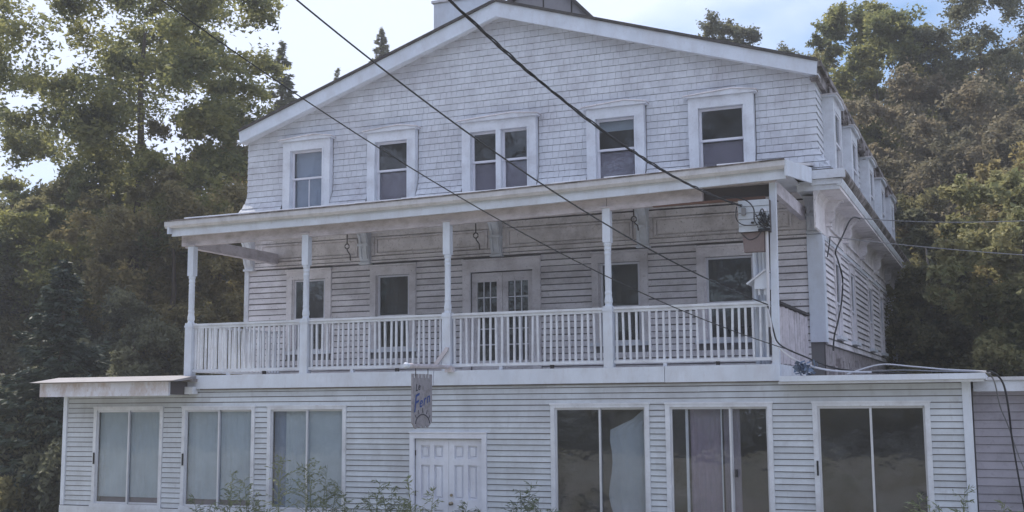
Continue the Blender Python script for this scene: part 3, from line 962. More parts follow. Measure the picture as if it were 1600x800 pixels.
while z < 3.12:
    bl = [(a - .02, b + .02) for a, b in SW if wz0 - .03 < z + ea / 2 < wz1 + .03]
    if z + ea / 2 < 2.24: bl.append(DR)
    rr = runs(AX0 + .07, AX1 - .10, bl)
    out = []
    for a0, a1 in rr:
        k = max(1, round((a1 - a0) / 3.7))
        off = random.uniform(-.6, .6) if k > 1 else 0
        cuts = [a0] + [a0 + (a1 - a0) * j / k + off for j in range(1, k)] + [a1]
        out += list(zip(cuts[:-1], cuts[1:]))
    for a0, a1 in out:
        o = link('siding_board', u_vin, awall)
        AF.piece(o, a0, 0, z, a1 - a0 - .002, .026, ea - .015 + random.uniform(-.001, .001), 0, random.uniform(-.0006, .0006))
    z += ea

# sliding windows
def slider(a0, a1, style):
    w = MB(AF)
    z0, z1 = wz0, wz1
    t = .05
    w.box(a0 - .03, a0 + t, 0, .035, z0, z1).box(a1 - t, a1 + .03, 0, .035, z0, z1).box(a0 + t, a1 - t, 0, .036, z1 - t, z1).box(a0 - .05, a1 + .05, 0, .06, z0 - .03, z0 + .03)
    w.box(a0 - .045, a1 + .045, 0, .045, z1 + .001, z1 + .035)
    win = w.build('sliding_window', M_trim, house)
    cm = (a0 + a1) / 2
    if style == 'five':
        segs = [(a0 + t, cm + .22, -.03), (cm + .20, a1 - t, -.065)]
    else:
        segs = [(a0 + t, cm + .02, -.03), (cm - .02, a1 - t, -.065)]
    for g0, g1, d in segs:
        sash(AF, win, g0, g1, z0 + .032, z1 - t - .002, d, .035, .03, M_alu)
    c0, c1, cz0, cz1 = a0 + .06, a1 - .06, z0 + .05, z1 - .04
    if style == 'blue':
        curtain(AF, win, c0, cm - .01, cz0 + .12, cz1, -.088, M_blue, 5, .012)
        curtain(AF, win, cm + .01, c1, cz0 + .12, cz1, -.088, M_blue, 6, .012)
        MB(AF).box(c0, c1, -.2, -.14, cz0, cz0 + .15).build('lower_rail', M_shade, win)
    if style == 'sheer':
        curtain(AF, win, c0 + .28, cm - .0, cz0, cz1, -.10, M_blue, 5, .015)
        curtain(AF, win, cm + .01, c1 - .04, cz0, cz1, -.08, M_blue, 2, .005)
        curtain(AF, win, c0, c0 + .27, cz0, cz1, -.12, M_bshade, 2, .012)
    if style == 'drape':
        def edge(v):
            return cm + .14 + (.30 if v > .86 else 0) + max(0, v - .70) ** 2 * 4.2 - .04 * math.sin(v * 9) + .06 * (v < .2) * (.2 - v) * 5
        curtain(AF, win, cm, c1, cz0, cz1 - .02, -.16, M_cream, 4, .015, edge=lambda v: min(c1 - .03, edge(v)))
    if style == 'five':
        curtain(AF, win, a0 + .37, cm + .03, cz0, cz1, -.14, M_mauve, 5, .014)
        curtain(AF, win, cm + .06, cm + .34, cz0, cz1, -.15, M_shade, 3, .012)
        MB(AF).box(a0 + .30, a0 + .345, -.11, -.07, z0 + .03, z1 - t).build('mullion', M_alu, win)
        MB(AF).box(cm + .02, cm + .04, -.11, -.09, z0 + .03, z1 - t).build('mullion', M_alu, win)
        MB(AF).box(a1 - .62, a1 - .58, .0, .04, 1.55, 1.68).build('latch', M_black, win)
    if style in ('blue', 'dark'):
        MB(AF).box(a0 + .012, a0 + .04, .037, .062, 1.60, 1.84).build('handle', M_black, win)
    return win
for (a, b), st in zip(SW, ('blue', 'blue', 'sheer', 'drape', 'five', 'dark')):
    slider(a, b, st)

# double entrance door
d0, d1 = DR
dr = MB(AF).box(d0, d0 + .09, 0, .055, .1, 2.17).box(d1 - .09, d1, 0, .055, .1, 2.17).box(d0, d1, 0, .057, 2.17, 2.27).box(d0 - .01, d1 + .01, 0, .075, 2.272, 2.295).build('door', M_door, house)
cm = (d0 + d1) / 2
for li, (a0, a1) in enumerate(((d0 + .095, cm - .003), (cm + .003, d1 - .095))):
    lw = a1 - a0
    cols = [(a0 + .115, a0 + lw / 2 - .045), (a0 + lw / 2 + .045, a1 - .115)]
    rows = [(.32, .86), (1.05, 1.68), (1.80, 2.04)]
    s = MB(AF)
    panels(s, a0, a1, -.06, -.015, .12, 2.155, [(c[0], c[1], r_[0], r_[1]) for c in cols for r_ in rows])
    s.build('door_leaf', M_door, dr)
    for c in cols:
        for r_ in rows:
            p = MB(AF).box(c[0], c[1], -.070, -.055, r_[0], r_[1])
            x0, x1, z0, z1 = c[0] + .03, c[1] - .03, r_[0] + .03, r_[1] - .03
            p.add([(x0, -.055, z0), (x1, -.055, z0), (x1, -.055, z1), (x0, -.055, z1), (x0 + .02, -.026, z0 + .02), (x1 - .02, -.026, z0 + .02), (x1 - .02, -.026, z1 - .02), (x0 + .02, -.026, z1 - .02)],
                  [(4, 5, 6, 7), (0, 1, 5, 4), (1, 2, 6, 5), (2, 3, 7, 6), (3, 0, 4, 7)])
            p.build('door_panel', M_door, dr)
    for hz_ in (.4, 1.1, 1.85):
        hx = a0 if li == 0 else a1
        MB(AF).box(hx - .012, hx + .012, -.014, .004, hz_, hz_ + .1).build('hinge', M_knob if li else M_iron, dr)
kn = MB()
kx = cm + .06
kn.tube([(kx, 20.014, .98), (kx, 19.97, .98)], .012, 8)
kn.tube([(kx, 19.975, .98), (kx, 19.965, .98), (kx, 19.95, .98), (kx, 19.935, .98), (kx, 19.925, .98)], [.015, .03, .036, .03, .012], 10)
kn.tube([(kx, 20.014, .98), (kx, 20.004, .98)], .034, 12)
kn.build('knob', M_knob, dr, smooth=True)
MB().tube([(kx, 20.014, 1.13), (kx, 19.985, 1.13)], .026, 12).build('deadbolt', M_knob, dr)
MB(AF).box(d0, d1, 0, .35, .0, .1).build('threshold', M_stone, dr)

# flat roof of the addition, its edge trims
MB().box(AX0 - .1, -15.32, 19.72, 31.2, 3.30, 3.36).build('addition_roof', M_flat, house)
MB().add([(-15.30, 19.96, 3.13), (-.35, 19.96, 3.13), (-.35, 31.2, 3.26), (-15.3, 31.2, 3.26), (-15.30, 19.96, 3.153), (-.35, 19.96, 3.153), (-.35, 31.2, 3.29), (-15.3, 31.2, 3.29)],
         [(0, 1, 2, 3), (4, 7, 6, 5), (0, 4, 5, 1), (3, 2, 6, 7), (0, 3, 7, 4), (1, 5, 6, 2)]).build('addition_roof', M_flat, house)
MB().box(-3.44, -.28, 19.66, 19.955, 3.135, 3.225).build('roof_edge_trim', M_fascia, house)
MB().box(-3.46, -.30, 19.70, 19.955, 3.095, 3.133).build('roof_edge_trim', M_trim, house)
MB().box(AX1 + .04, -.28, 19.957, 28, 3.135, 3.225).build('roof_edge_trim', M_trim, house)
# stained pent fascia on the left
MB().box(-18.94, -15.57, 19.30, 19.36, 3.02, 3.30).build('pent_fascia', M_rust, house)
MB().add([(-19.10, 19.16, 3.32), (-15.36, 19.16, 3.32), (-15.36, 19.99, 3.44), (-19.10, 19.99, 3.44),
          (-18.97, 19.30, 3.303), (-15.36, 19.30, 3.303), (-15.36, 19.99, 3.37), (-18.97, 19.99, 3.37)],
         [(0, 1, 2, 3), (4, 7, 6, 5), (0, 4, 5, 1), (3, 2, 6, 7), (0, 3, 7, 4), (1, 5, 6, 2)]).build('pent_roof', M_conc, house)
MB().box(-18.90, -15.60, 19.361, 19.95, 3.04, 3.08).build('pent_soffit', M_trim, house)
MB().box(-18.94, -18.88, 19.361, 19.97, 3.04, 3.30).build('pent_end', M_trim, house)
MB().box(-15.62, -15.57, 19.361, 19.97, 3.04, 3.30).build('pent_end', M_sheath_shade, house)
MB().box(-15.56, -15.36, 19.80, 19.97, 3.05, 3.20).build('pent_block', M_trim, house)

# ================================================================ RIGHT WING (stands further back)
wing = empty('side_wing', (1.5, 24, .1), 'low lilac grey clapboard wing set back at the right edge of the photo', 'building')
WF = Fr('front', 21.5)
wb = MB(WF).box(AX1 + .01, 4.2, -.14, 0, .1, 3.12).build('wall', M_backing, wing)
z = .3; ew = .136
while z < 2.95:
    cuts = [AX1 + .02, 1.6 + random.uniform(-.6, .6), 4.2]
    for a0, a1 in zip(cuts[:-1], cuts[1:]):
        o = link('lap_board', u_wing, wb)
        WF.piece(o, a0, 0, z, a1 - a0 - .003, .026, ew - .010, 0, random.uniform(-.0008, .0008))
    z += ew
MB(WF).box(AX1 + .04, 4.3, .001, .25, 2.97, 3.02).build('soffit', M_trim, wing)
MB(WF).box(AX1 + .04, 4.3, .251, .29, 2.95, 3.13).build('fascia', M_trim, wing)
MB(WF).box(AX1 + .04, 4.3, -6.5, .33, 3.133, 3.19).build('roof', M_gut, wing)
MB().box(4.06, 4.2, 21.65, 28, .1, 3.12).build('wall', M_wing, wing)
MB().box(AX1, 4.2, 28.0, 28.14, .1, 3.12).build('wall', M_wing, wing)

# ================================================================ HANGING SIGN
SX = -9.55
arm = empty('sign_arm', (SX, 19.9, 3.45), 'pale wooden arm sticking out from the balcony edge above the door', 'bracket')
MB().tube([(SX, 19.895, 3.49), (SX, 18.9, 3.48), (SX, 18.25, 3.475), (SX, 18.16, 3.475)], [.035, .04, .045, .03], 8).build('pole', M_beam, arm)
MB().tube([(SX, 18.18, 3.475), (SX, 18.10, 3.475), (SX, 18.04, 3.475)], [.048, .055, .035], 10).build('end_knob', M_fascia, arm)
MB().box(SX - .08, SX + .08, 19.80, 19.897, 3.40, 3.50).build('mounting_block', M_beam, arm)
sign = empty('hanging_sign', (SX, 18.7, 2.4), 'weathered grey wooden sign with blue script lettering hanging above the entrance', 'sign')
ys, ye, zb, zt = 18.33, 19.09, 2.40, 3.34
poly = [(ys, zb + .08), (ys + .05, zb + .05), (ys + .09, zb), (ys + .15, zb - .02), (ys + .2, zb + .03), (ys + .27, zb), (ys + .36, zb + .03), (ys + .45, zb - .01), (ys + .52, zb + .03), (ys + .6, zb), (ye - .08, zb + .04), (ye, zb + .1), (ye, zt)]
k = 5
st = (ye - ys) / (2 * k + 1)
for i in range(2 * k + 1):                      # crenellated top
    y1 = ye - i * st; y0 = y1 - st
    h = zt if i % 2 == 0 else zt - .07
    poly += [(y1, h), (y0, h)]
poly = [p for i, p in enumerate(poly) if i == 0 or p != poly[i - 1]]
vs = [(SX - .014, a, b) for a, b in poly] + [(SX + .014, a, b) for a, b in poly]
nn_ = len(poly)
MB().add(vs, [tuple(range(nn_)), tuple(range(2 * nn_ - 1, nn_ - 1, -1))] + [(i, i + nn_, (i + 1) % nn_ + nn_, (i + 1) % nn_) for i in range(nn_)]).build('board', M_sign, sign)
for y in (18.47, 18.95):
    MB().tube([(SX, y, 3.30), (SX, y, 3.44)], .008, 5).build('chain', M_iron, sign)
def text(body, size, y, z, rot, m, name, shear=.35, ext=.002, sx=1.0):
    cu = bpy.data.curves.new(name, 'FONT')
    cu.body = body; cu.size = size; cu.shear = shear; cu.extrude = ext; cu.offset = .002; cu.space_character = 1.18
    tmp = bpy.data.objects.new(name, cu)
    C.objects.link(tmp)
    bpy.context.view_layer.update()
    me = bpy.data.meshes.new_from_object(tmp.evaluated_get(bpy.context.evaluated_depsgraph_get()))
    bpy.data.objects.remove(tmp)
    me.materials.clear(); me.materials.append(m)
    # the board faces +X (towards the camera's side): text x runs along +Y, text y along +Z
    me.transform(Matrix.Translation((SX + .019, y, z)) @ Matrix(((0, 0, 1, 0), (1, 0, 0, 0), (0, 1, 0, 0), (0, 0, 0, 1))) @ Matrix.Rotation(rot, 4, 'Z') @ Matrix.Diagonal((sx, 1, 1, 1)))
    return link(name, me, sign)
text('Le', .17, 18.44, 3.03, R(12), M_dink, 'small_lettering')
text('F', .40, 18.36, 2.66, R(16), M_ink, 'lettering', .5)
text('ern', .24, 18.58, 2.74, R(16), M_ink, 'lettering', .4, sx=1.15)
arc = [(SX + .017, 18.71 + .27 * math.cos(a), 2.46 + .17 * math.sin(a)) for a in np.linspace(.05, math.pi - .05, 12)]
MB().tube(arc, .010, 5).build('painted_shell', M_dink, sign)
for a in (.5, 1.0, 1.57, 2.1, 2.6):
    MB().tube([(SX + .017, 18.71 + .28 * math.cos(a), 2.48 + .18 * math.sin(a)), (SX + .017, 18.71 + .33 * math.cos(a), 2.49 + .25 * math.sin(a))], .007, 4).build('painted_shell', M_dink, sign)

# broken board leaning on the railing
bb = MB().add([(-9.93, 19.86, 3.52), (-9.85, 19.86, 3.50), (-9.60, 19.86, 3.80), (-9.585, 19.86, 3.86), (-9.64, 19.86, 3.87),
               (-9.93, 19.90, 3.52), (-9.85, 19.90, 3.50), (-9.60, 19.90, 3.80), (-9.585, 19.90, 3.86), (-9.64, 19.90, 3.87)],
              [(0, 1, 2, 3, 4), (9, 8, 7, 6, 5), (0, 5, 6, 1), (1, 6, 7, 2), (2, 7, 8, 3), (3, 8, 9, 4), (4, 9, 5, 0)]).build('broken_board', M_beam)
rec(bb, 'splintered grey board leaning against the balcony railing beside the middle post', 'board')

# ================================================================ UTILITY GEAR at the right end of the balcony
bx = empty('meter_board', (-3.78, 19.85, 5.6), 'white clapboard covered box with wires fixed to the right balcony post', 'utility box')
MB().box(-4.03, -3.52, 19.72, 19.92, 5.66, 6.21).build('box', M_sheath_shade, bx)
u_mb = unit('clapboard', M_vinyl, .4)
for i in range(5):
    o = bpy.data.objects.new('clapboard', u_mb); C.objects.link(o)
    o.parent = bx; o.matrix_parent_inverse = bx.matrix_basis.inverted()
    o.location = (-4.035, 19.72, 5.665 + i * .109); o.scale = (.52, .022, .104)
MB().box(-3.97, -3.90, 19.64, 19.70, 5.95, 6.07).build('insulator', M_cable, bx)
MB().box(-3.82, -3.77, 19.68, 19.705, 5.80, 5.83).build('clip', M_iron, bx)
fn = MB().add([(-3.99, 19.76, 5.655), (-3.62, 19.76, 5.655), (-3.62, 19.92, 5.655), (-3.99, 19.92, 5.655), (-3.97, 19.77, 5.33), (-3.63, 19.77, 5.33), (-3.63, 19.92, 5.33), (-3.97, 19.92, 5.33)],
              [(0, 1, 2, 3), (4, 7, 6, 5), (0, 4, 5, 1), (3, 2, 6, 7), (0, 3, 7, 4), (1, 5, 6, 2)]).build('brown_housing', M_brown, bx)
rec(fn)
col = MB()
for i, x in enumerate((-3.87, -3.79, -3.71)):
    col.tube([(x, 20.20 + .03 * (i % 2), 5.42), (x, 20.20 + .03 * (i % 2), 3.43)], .045, 10)
MB().box(-3.655, -3.56, 20.10, 20.13, 3.6, 5.75).build('recess_shade', M_sheath_shade, house)  # dark board painted in for the shaded recess beside the duct
rec(col.build('fluted_duct', M_fascia), 'pale ribbed vertical duct standing on the balcony below the brown housing', 'duct')
con = MB().tube([(-3.585, 19.80, 5.95), (-3.585, 19.80, 5.2), (-3.60, 19.80, 4.3), (-3.585, 19.80, 4.05)], .028, 8)
con.tube([(-3.585, 19.80, 5.85), (-3.585, 19.75, 6.0), (-3.60, 19.68, 6.02)], [.045, .05, .04], 8)
rec(con.build('conduit', M_white), 'thin white metal conduit running down beside the right balcony post', 'pipe')
bx2 = empty('slanted_box', (-3.66, 19.97, 4.55), 'small white box with sloped lid on the post above the railing', 'utility box')
MB().prism([(-3.83, 4.70), (-3.60, 4.70), (-3.60, 4.98), (-3.64, 5.0), (-3.83, 4.86)], 19.86, 20.15).build('box', M_fascia, bx2)
MB().prism([(-3.95, 4.78), (-3.83, 4.865), (-3.64, 5.004), (-3.60, 5.005), (-3.60, 5.03), (-3.65, 5.03), (-3.97, 4.80)], 19.83, 20.18).build('lid', M_trim, bx2)
MB().box(-3.78, -3.75, 19.9, 19.95, 4.6, 4.70).build('prong', M_trim, bx2)
MB().box(-3.68, -3.65, 19.9, 19.95, 4.6, 4.70).build('prong', M_trim, bx2)
# tangle of wires
tg = MB()
for i in range(13):
    x0 = random.uniform(-3.74, -3.62); x1 = random.uniform(-3.58, -3.48)
    z0, z1 = random.uniform(5.72, 6.0), random.uniform(5.7, 5.98)
    y = random.uniform(19.60, 19.70)
    dp = random.uniform(.02, .14) * random.choice((1, 1, -.6))
    tg.tube([(x0 + (x1 - x0) * u, y, z0 + (z1 - z0) * u - dp * 4 * u * (1 - u)) for u in np.linspace(0, 1, 8)], random.uniform(.006, .012), 5)
tg.box(-3.70, -3.50, 19.66, 19.72, 5.66, 5.70)
tg.box(-3.60, -3.56, 19.62, 19.68, 5.80, 5.96)
rec(tg.build('wire_tangle', M_black), 'tangled knot of black wires at the weatherhead on the right balcony post', 'wires')

# ---- overhead cables: catenary between two real points
def cable(name, A, B, drop, r, m, label, twist=0, n=36, cat='cable', group=None):
    A, B = Vector(A), Vector(B)
    mbc = MB()
    def P(u):
        return A.lerp(B, u) - Vector((0, 0, drop * 4 * u * (1 - u)))
    if twist:
        for ph in range(twist):
            pts = []
            for i in range(n * 5 + 1):
                u = i / (n * 5)
                a = u * 60 + ph * 2 * math.pi / twist + .8 * math.sin(u * 23)
                rr_ = r * (1.25 + .5 * math.sin(u * 31 + ph))
                pts.append(P(u) + Vector((math.cos(a) * rr_, 0, math.sin(a) * rr_)))
            mbc.tube(pts, r, 5)
    else:
        mbc.tube([P(i / n) for i in range(n + 1)], r, 6)
    return rec(mbc.build(name, m), label, cat, group)
def wx(px, py, Y):                                    # where the line of sight through a photo point crosses the plane y = Y
    d = fw + rt * ((px - 800) / 1834.55) + up * ((400 - py) / 1834.55)
    t = Y / d.y
    return Vector((d.x * t, Y, EYE + d.z * t))
G = 'utility cables crossing in front of the house'
A0 = wx(600, -100, 9.5)
cable('service_cable', A0, (-3.98, 19.70, 6.12), .40, .0095, M_black, 'thick twisted black cable sloping from the top centre to the meter board', 3, group=G)
cable('wire', wx(410, -45, 10.5), (-3.60, 19.75, 4.42), .40, .0105, M_black, 'thin black wire crossing the gable from top left of centre to the balcony right end', group=G)
cable('wire', wx(-80, -252, 8), (-3.19, 19.60, 3.63), .64, .0075, M_black, 'lowest thin wire entering at upper left and passing below the third floor windows', group=G)
cable('wire', wx(1700, 338, 26), (-2.69, 25.9, 6.70), .10, .010, M_cable, 'upper grey wire leaving the side cornice towards the right edge', group=G)
cable('wire', wx(1700, 404, 26), (-3.10, 24.1, 6.10), .05, .010, M_cable, 'lower grey wire leaving the house corner towards the right edge', group=G)
def loose(name, pts, r, m, label, cat='wire', group='loose wires on the house'):
    P = [Vector(p) for p in pts]
    out = []
    for i in range(len(P) - 1):
        a = P[max(i - 1, 0)]; b = P[i]; c = P[i + 1]; d = P[min(i + 2, len(P) - 1)]
        for k in range(6):
            t = k / 6
            out.append(.5 * ((2 * b) + (c - a) * t + (2 * a - 5 * b + 4 * c - d) * t * t + (-a + 3 * b - 3 * c + d) * t ** 3))
    out.append(P[-1])
    return rec(MB().tube(out, r, 6).build(name, m), label, cat, group)
loose('loop_wire', [(-4.5, 19.72, 6.26), (-4.2, 19.66, 6.28), (-3.9, 19.62, 6.2), (-3.76, 19.62, 6.05), (-3.75, 19.62, 5.85), (-3.70, 19.62, 5.76)], .012, M_black, 'black wire looping over the front of the meter board')
loose('loop_wire', [(-4.05, 19.66, 6.1), (-4.06, 19.64, 5.9), (-3.95, 19.64, 5.78), (-3.7, 19.64, 5.76)], .010, M_black, 'black wire running down the left edge of the meter board')
loose('loop_wire', [(-3.97, 19.70, 5.62), (-3.85, 19.66, 5.52), (-3.72, 19.66, 5.56), (-3.64, 19.66, 5.66)], .010, M_black, 'black wire drooping across the brown housing')
loose('drop_wire', [(-3.60, 19.74, 4.35), (-3.55, 19.72, 4.1), (-3.50, 19.70, 3.8), (-3.2, 19.75, 3.5), (-2.7, 19.9, 3.32), (-2.0, 20.0, 3.27)], .016, M_white, 'white cable dropping from the right post onto the addition roof')
loose('drop_wire', [(-3.60, 19.76, 4.4), (-3.52, 19.74, 4.0), (-3.42, 19.72, 3.75), (-3.05, 19.76, 3.55), (-2.5, 20.2, 3.33), (-1.5, 20.6, 3.26)], .014, M_black, 'black cable dropping from the right post across the addition roof')
loose('roof_wire', [(-2.4, 20.1, 3.25), (-1.9, 20.3, 3.40), (-1.4, 20.2, 3.36), (-.9, 20.0, 3.30), (-.4, 19.8, 3.26), (-.2, 19.75, 3.24)], .014, M_white, 'white cable lying in bumps along the addition roof edge')
loose('roof_wire', [(-2.2, 20.0, 3.28), (-1.6, 20.1, 3.30), (-1.0, 19.9, 3.27), (-.5, 19.8, 3.25), (-.2, 19.7, 3.22)], .012, M_cable, 'grey cable along the roof edge above the dark sliding window')
loose('corner_wire', [(-.26, 19.72, 3.25), (-.12, 19.8, 3.20), (-.02, 20.2, 3.02), (.03, 21.1, 2.6), (.05, 21.3, 2.2), (.11, 21.35, 1.6), (.2, 21.35, .8)], .016, M_black, 'black cable hanging down the lilac wing from the roof corner')
loose('corner_wire', [(-.26, 19.72, 3.24), (-.16, 20.0, 3.1), (-.10, 21.0, 2.7), (0, 21.3, 2.4), (.2, 21.35, 1.7), (.55, 21.35, .9)], .011, M_cable, 'grey cable slanting right down the lilac wing from the roof corner')
loose('side_wire', [(-2.69, 25.9, 6.70), (-2.80, 25.3, 6.62), (-2.95, 24.9, 6.2), (-3.05, 24.5, 5.85), (-3.06, 24.9, 5.7), (-3.07, 25.6, 5.4), (-3.08, 25.4, 4.9), (-3.08, 24.6, 4.4), (-3.08, 24.0, 4.1), (-3.08, 23.75, 3.8)], .017, M_black, 'black wire snaking down the clapboarded side wall past the first side window')
loose('side_wire', [(-3.10, 24.1, 6.10), (-3.08, 23.8, 5.9), (-3.08, 23.45, 5.62)], .013, M_black, 'short black wire at the top of the corner pilaster')

# blue tarp scrap
tp = MB()
for i in range(60):
    c = Vector((-3.05 + random.gauss(0, .07), 19.70 + random.gauss(0, .05), 3.34 + random.gauss(0, .055)))
    a = Vector((random.gauss(0, 1), random.gauss(0, 1), random.gauss(0, 1))).normalized() * .06
    b = Vector((random.gauss(0, 1), random.gauss(0, 1), random.gauss(0, 1))).normalized() * .05
    tp.add([tuple(c - a), tuple(c + b), tuple(c + a), tuple(c - b)], [(0, 1, 2, 3)])
rec(tp.build('tarp_scrap', M_rag), 'crumpled scrap of blue tarp caught on the roof edge beside the balcony', 'tarp')

# ================================================================ VEGETATION
def quads(name, P, U, V, m, parent=None, kind=None):
    """P centres, U half length vectors, V half width vectors -> leaf shaped rhombi"""
    n = len(P)
    v = np.empty((n, 4, 3))
    v[:, 0] = P - U; v[:, 1] = P + V - U * .1; v[:, 2] = P + U; v[:, 3] = P - V - U * .1
    me = bpy.data.meshes.new(name)
    me.vertices.add(n * 4); me.loops.add(n * 4); me.polygons.add(n)
    me.vertices.foreach_set('co', v.ravel())
    me.loops.foreach_set('vertex_index', np.arange(n * 4))
    me.polygons.foreach_set('loop_start', np.arange(0, n * 4, 4))
    me.polygons.foreach_set('loop_total', np.full(n, 4))
    me.update()
    me.materials.append(m)
    o = link(name, me, parent)
    if kind: rec(o, kind=kind)
    return o
def tris(name, P, U, V, m, parent=None):
    n = len(P)
    v = np.empty((n, 3, 3))
    v[:, 0] = P - U + V * .5; v[:, 1] = P + U; v[:, 2] = P - U * .3 - V
    me = bpy.data.meshes.new(name)
    me.vertices.add(n * 3); me.loops.add(n * 3); me.polygons.add(n)
    me.vertices.foreach_set('co', v.ravel())
    me.loops.foreach_set('vertex_index', np.arange(n * 3))
    me.polygons.foreach_set('loop_start', np.arange(0, n * 3, 3))
    me.polygons.foreach_set('loop_total', np.full(n, 3))
    me.update()
    me.materials.append(m)
    return link(name, me, parent)
def rvec(n):
    a = rng.normal(size=(n, 3))
    return a / np.linalg.norm(a, axis=1, keepdims=True)

def make_crown(H, Rr, base, nclump, nleaf, leaf, seed, droop=0.3, clump_r=.16, flat=.55):
    """limb endpoints and leaf quads for a broadleaf tree of height H, crown radius Rr, crown starting at base"""
    g = np.random.default_rng(seed)
    limbs = []
    cz = (H + base) / 2; hz_ = (H - base) / 2
    cl = []
    while len(cl) < nclump:
        p = g.uniform(-1, 1, 3)
        d = np.linalg.norm(p)
        if d > 1 or d < .35 and g.random() < .7: continue
        lump = 1 + .22 * math.sin(3.1 * math.atan2(p[1], p[0]) + seed) + .15 * math.sin(5 * p[2] + seed * 2)
        cl.append((p[0] * Rr * lump, p[1] * Rr * lump, cz + p[2] * hz_))
    cl = np.array(cl)
    per = nleaf // nclump
    P = []
    for c in cl:
        r = clump_r * Rr * g.uniform(.6, 1.35)
        # several twigs per clump, leaves strung along them
        k = 7
        for t in range(k):
            dirn = g.normal(size=3); dirn[2] *= .5; dirn /= np.linalg.norm(dirn)
            m = per // k
            s = g.uniform(.1, 1.25, m) * r
            q = c + dirn * s[:, None] + g.normal(size=(m, 3)) * r * .20
            q[:, 2] -= droop * (s / r) ** 2 * r * .4
            P.append(q)
    P = np.concatenate(P)
    n = len(P)
    a = g.normal(size=(n, 3)); a[:, 2] *= flat; a /= np.linalg.norm(a, axis=1, keepdims=True)
    b = np.cross(a, g.normal(size=(n, 3))); b /= np.linalg.norm(b, axis=1, keepdims=True)
    L = leaf * g.uniform(.6, 1.3, n)[:, None]
    return cl, P, a * L, b * L * .55

def tree(name, x, y, H, Rr, base, m, label, seed, nclump=70, nleaf=16000, leaf=.13, bark=None, trunk_r=None, group='broadleaf trees around the house', clump_r=.16, lean=(0, 0), z0=None, dense=1.9):
    bark = bark or M_bark
    z0 = hz(x, y) - .2 if z0 is None else z0
    e_ = empty(name, (x, y, z0), label, 'tree', group)
    if name != 'roadside_tree': nleaf, leaf, nclump = int(nleaf * dense * 1.75), leaf * .64, int(nclump * 1.35)
    cl, P, U, V = make_crown(H, Rr, base, nclump, nleaf, leaf, seed, clump_r=clump_r)
    off = np.array([x, y, z0])
    P = P + off + np.c_[(P[:, 2] / H) * lean[0], (P[:, 2] / H) * lean[1], np.zeros(len(P))]
    tris('crown', P, U, V * 1.5, m, e_)
    tr = trunk_r or H * .016 + .05
    g = random.Random(seed)
    mbt = MB()
    pts = []
    for i in range(9):
        u = i / 8
        pts.append((x + lean[0] * u * .9 + g.uniform(-.12, .12) * (i > 0), y + lean[1] * u * .9 + g.uniform(-.12, .12) * (i > 0), z0 + H * .8 * u))
    mbt.tube(pts, [tr * (1.25 if i == 0 else 1 - .105 * i) for i in range(9)], 8)
    mbt.build('trunk', bark, e_)
    ml = MB()
    for k in range(0, len(cl), max(1, len(cl) // 30)):
        c = cl[k]
        u = min(.95, max(.2, (c[2] * .72 - 1) / (H * .9)))
        i = int(u * 8); f_ = u * 8 - i
        a = Vector(pts[i]).lerp(Vector(pts[min(i + 1, 8)]), f_)
        b = Vector((c[0] + x + lean[0] * c[2] / H, c[1] + y + lean[1] * c[2] / H, c[2] + z0))
        if (b - a).length > .9 * Rr: continue
        mid = a.lerp(b, .5) + Vector((g.uniform(-.3, .3), g.uniform(-.3, .3), -.1 * (b - a).length))
        r_ = tr * (1 - u) * .30 + .012
        ml.tube([a, mid, b, b + (b - mid) * .05], [r_, r_ * .65, r_ * .35, .008], 5)
    ml.build('limbs', bark, e_)
    return e_

def conifer(name, x, y, H, Rr, m, label, seed, dens=1.0, group='conifers around the house', z0=None, cat='tree'):
    z0 = hz(x, y) - .2 if z0 is None else z0
    e_ = empty(name, (x, y, z0), label, cat, group)
    g = np.random.default_rng(seed)
    MB().tube([(x, y, z0), (x + .05, y, z0 + H * .5), (x, y, z0 + H * .99)], [.02 * H, .012 * H, .01], 7).build('trunk', M_bark, e_)
    Ps, Us, Vs = [], [], []
    br = MB()
    nb = int(H * 17 * dens)
    for i in range(nb):
        u = (i + g.random()) / nb
        z = z0 + H * (.04 + .95 * u)
        L = Rr * (1 - u) ** .85 * g.uniform(.65, 1.12) + .12
        an = g.uniform(0, 2 * math.pi)
        d = np.array([math.cos(an), math.sin(an), 0])
        side = np.array([-d[1], d[0], 0])
        n = max(20, int(L * 110 * dens))
        s = g.uniform(.08, 1, n) ** .8
        wdt = .26 * L * np.sin(np.clip(s, .05, .98) * math.pi) * .9 + .05
        p = np.array([x, y, z]) + d * (s * L)[:, None] + side * (g.uniform(-1, 1, n) * wdt)[:, None]
        p[:, 2] += -.28 * L * s + .22 * L * s ** 3 + g.normal(size=n) * .05
        a = d * g.uniform(.5, 1, n)[:, None] + side * g.uniform(-.9, .9, n)[:, None]
        a[:, 2] += g.uniform(-.5, .2, n)
        a /= np.linalg.norm(a, axis=1, keepdims=True)
        b = np.cross(a, g.normal(size=(n, 3))); b /= np.linalg.norm(b, axis=1, keepdims=True)
        ll = g.uniform(.07, .15, n)[:, None]
        Ps.append(p); Us.append(a * ll); Vs.append(b * ll * .28)
        if i % 3 == 0:
            br.tube([(x, y, z), (x + d[0] * L * .8, y + d[1] * L * .8, z - .2 * L)], [.02, .006], 4)
    quads('needles', np.concatenate(Ps), np.concatenate(Us), np.concatenate(Vs), m, e_)
    br.build('branches', M_bark, e_)
    return e_

def tx(px, y, py=300):
    return wx(px, py, y).x

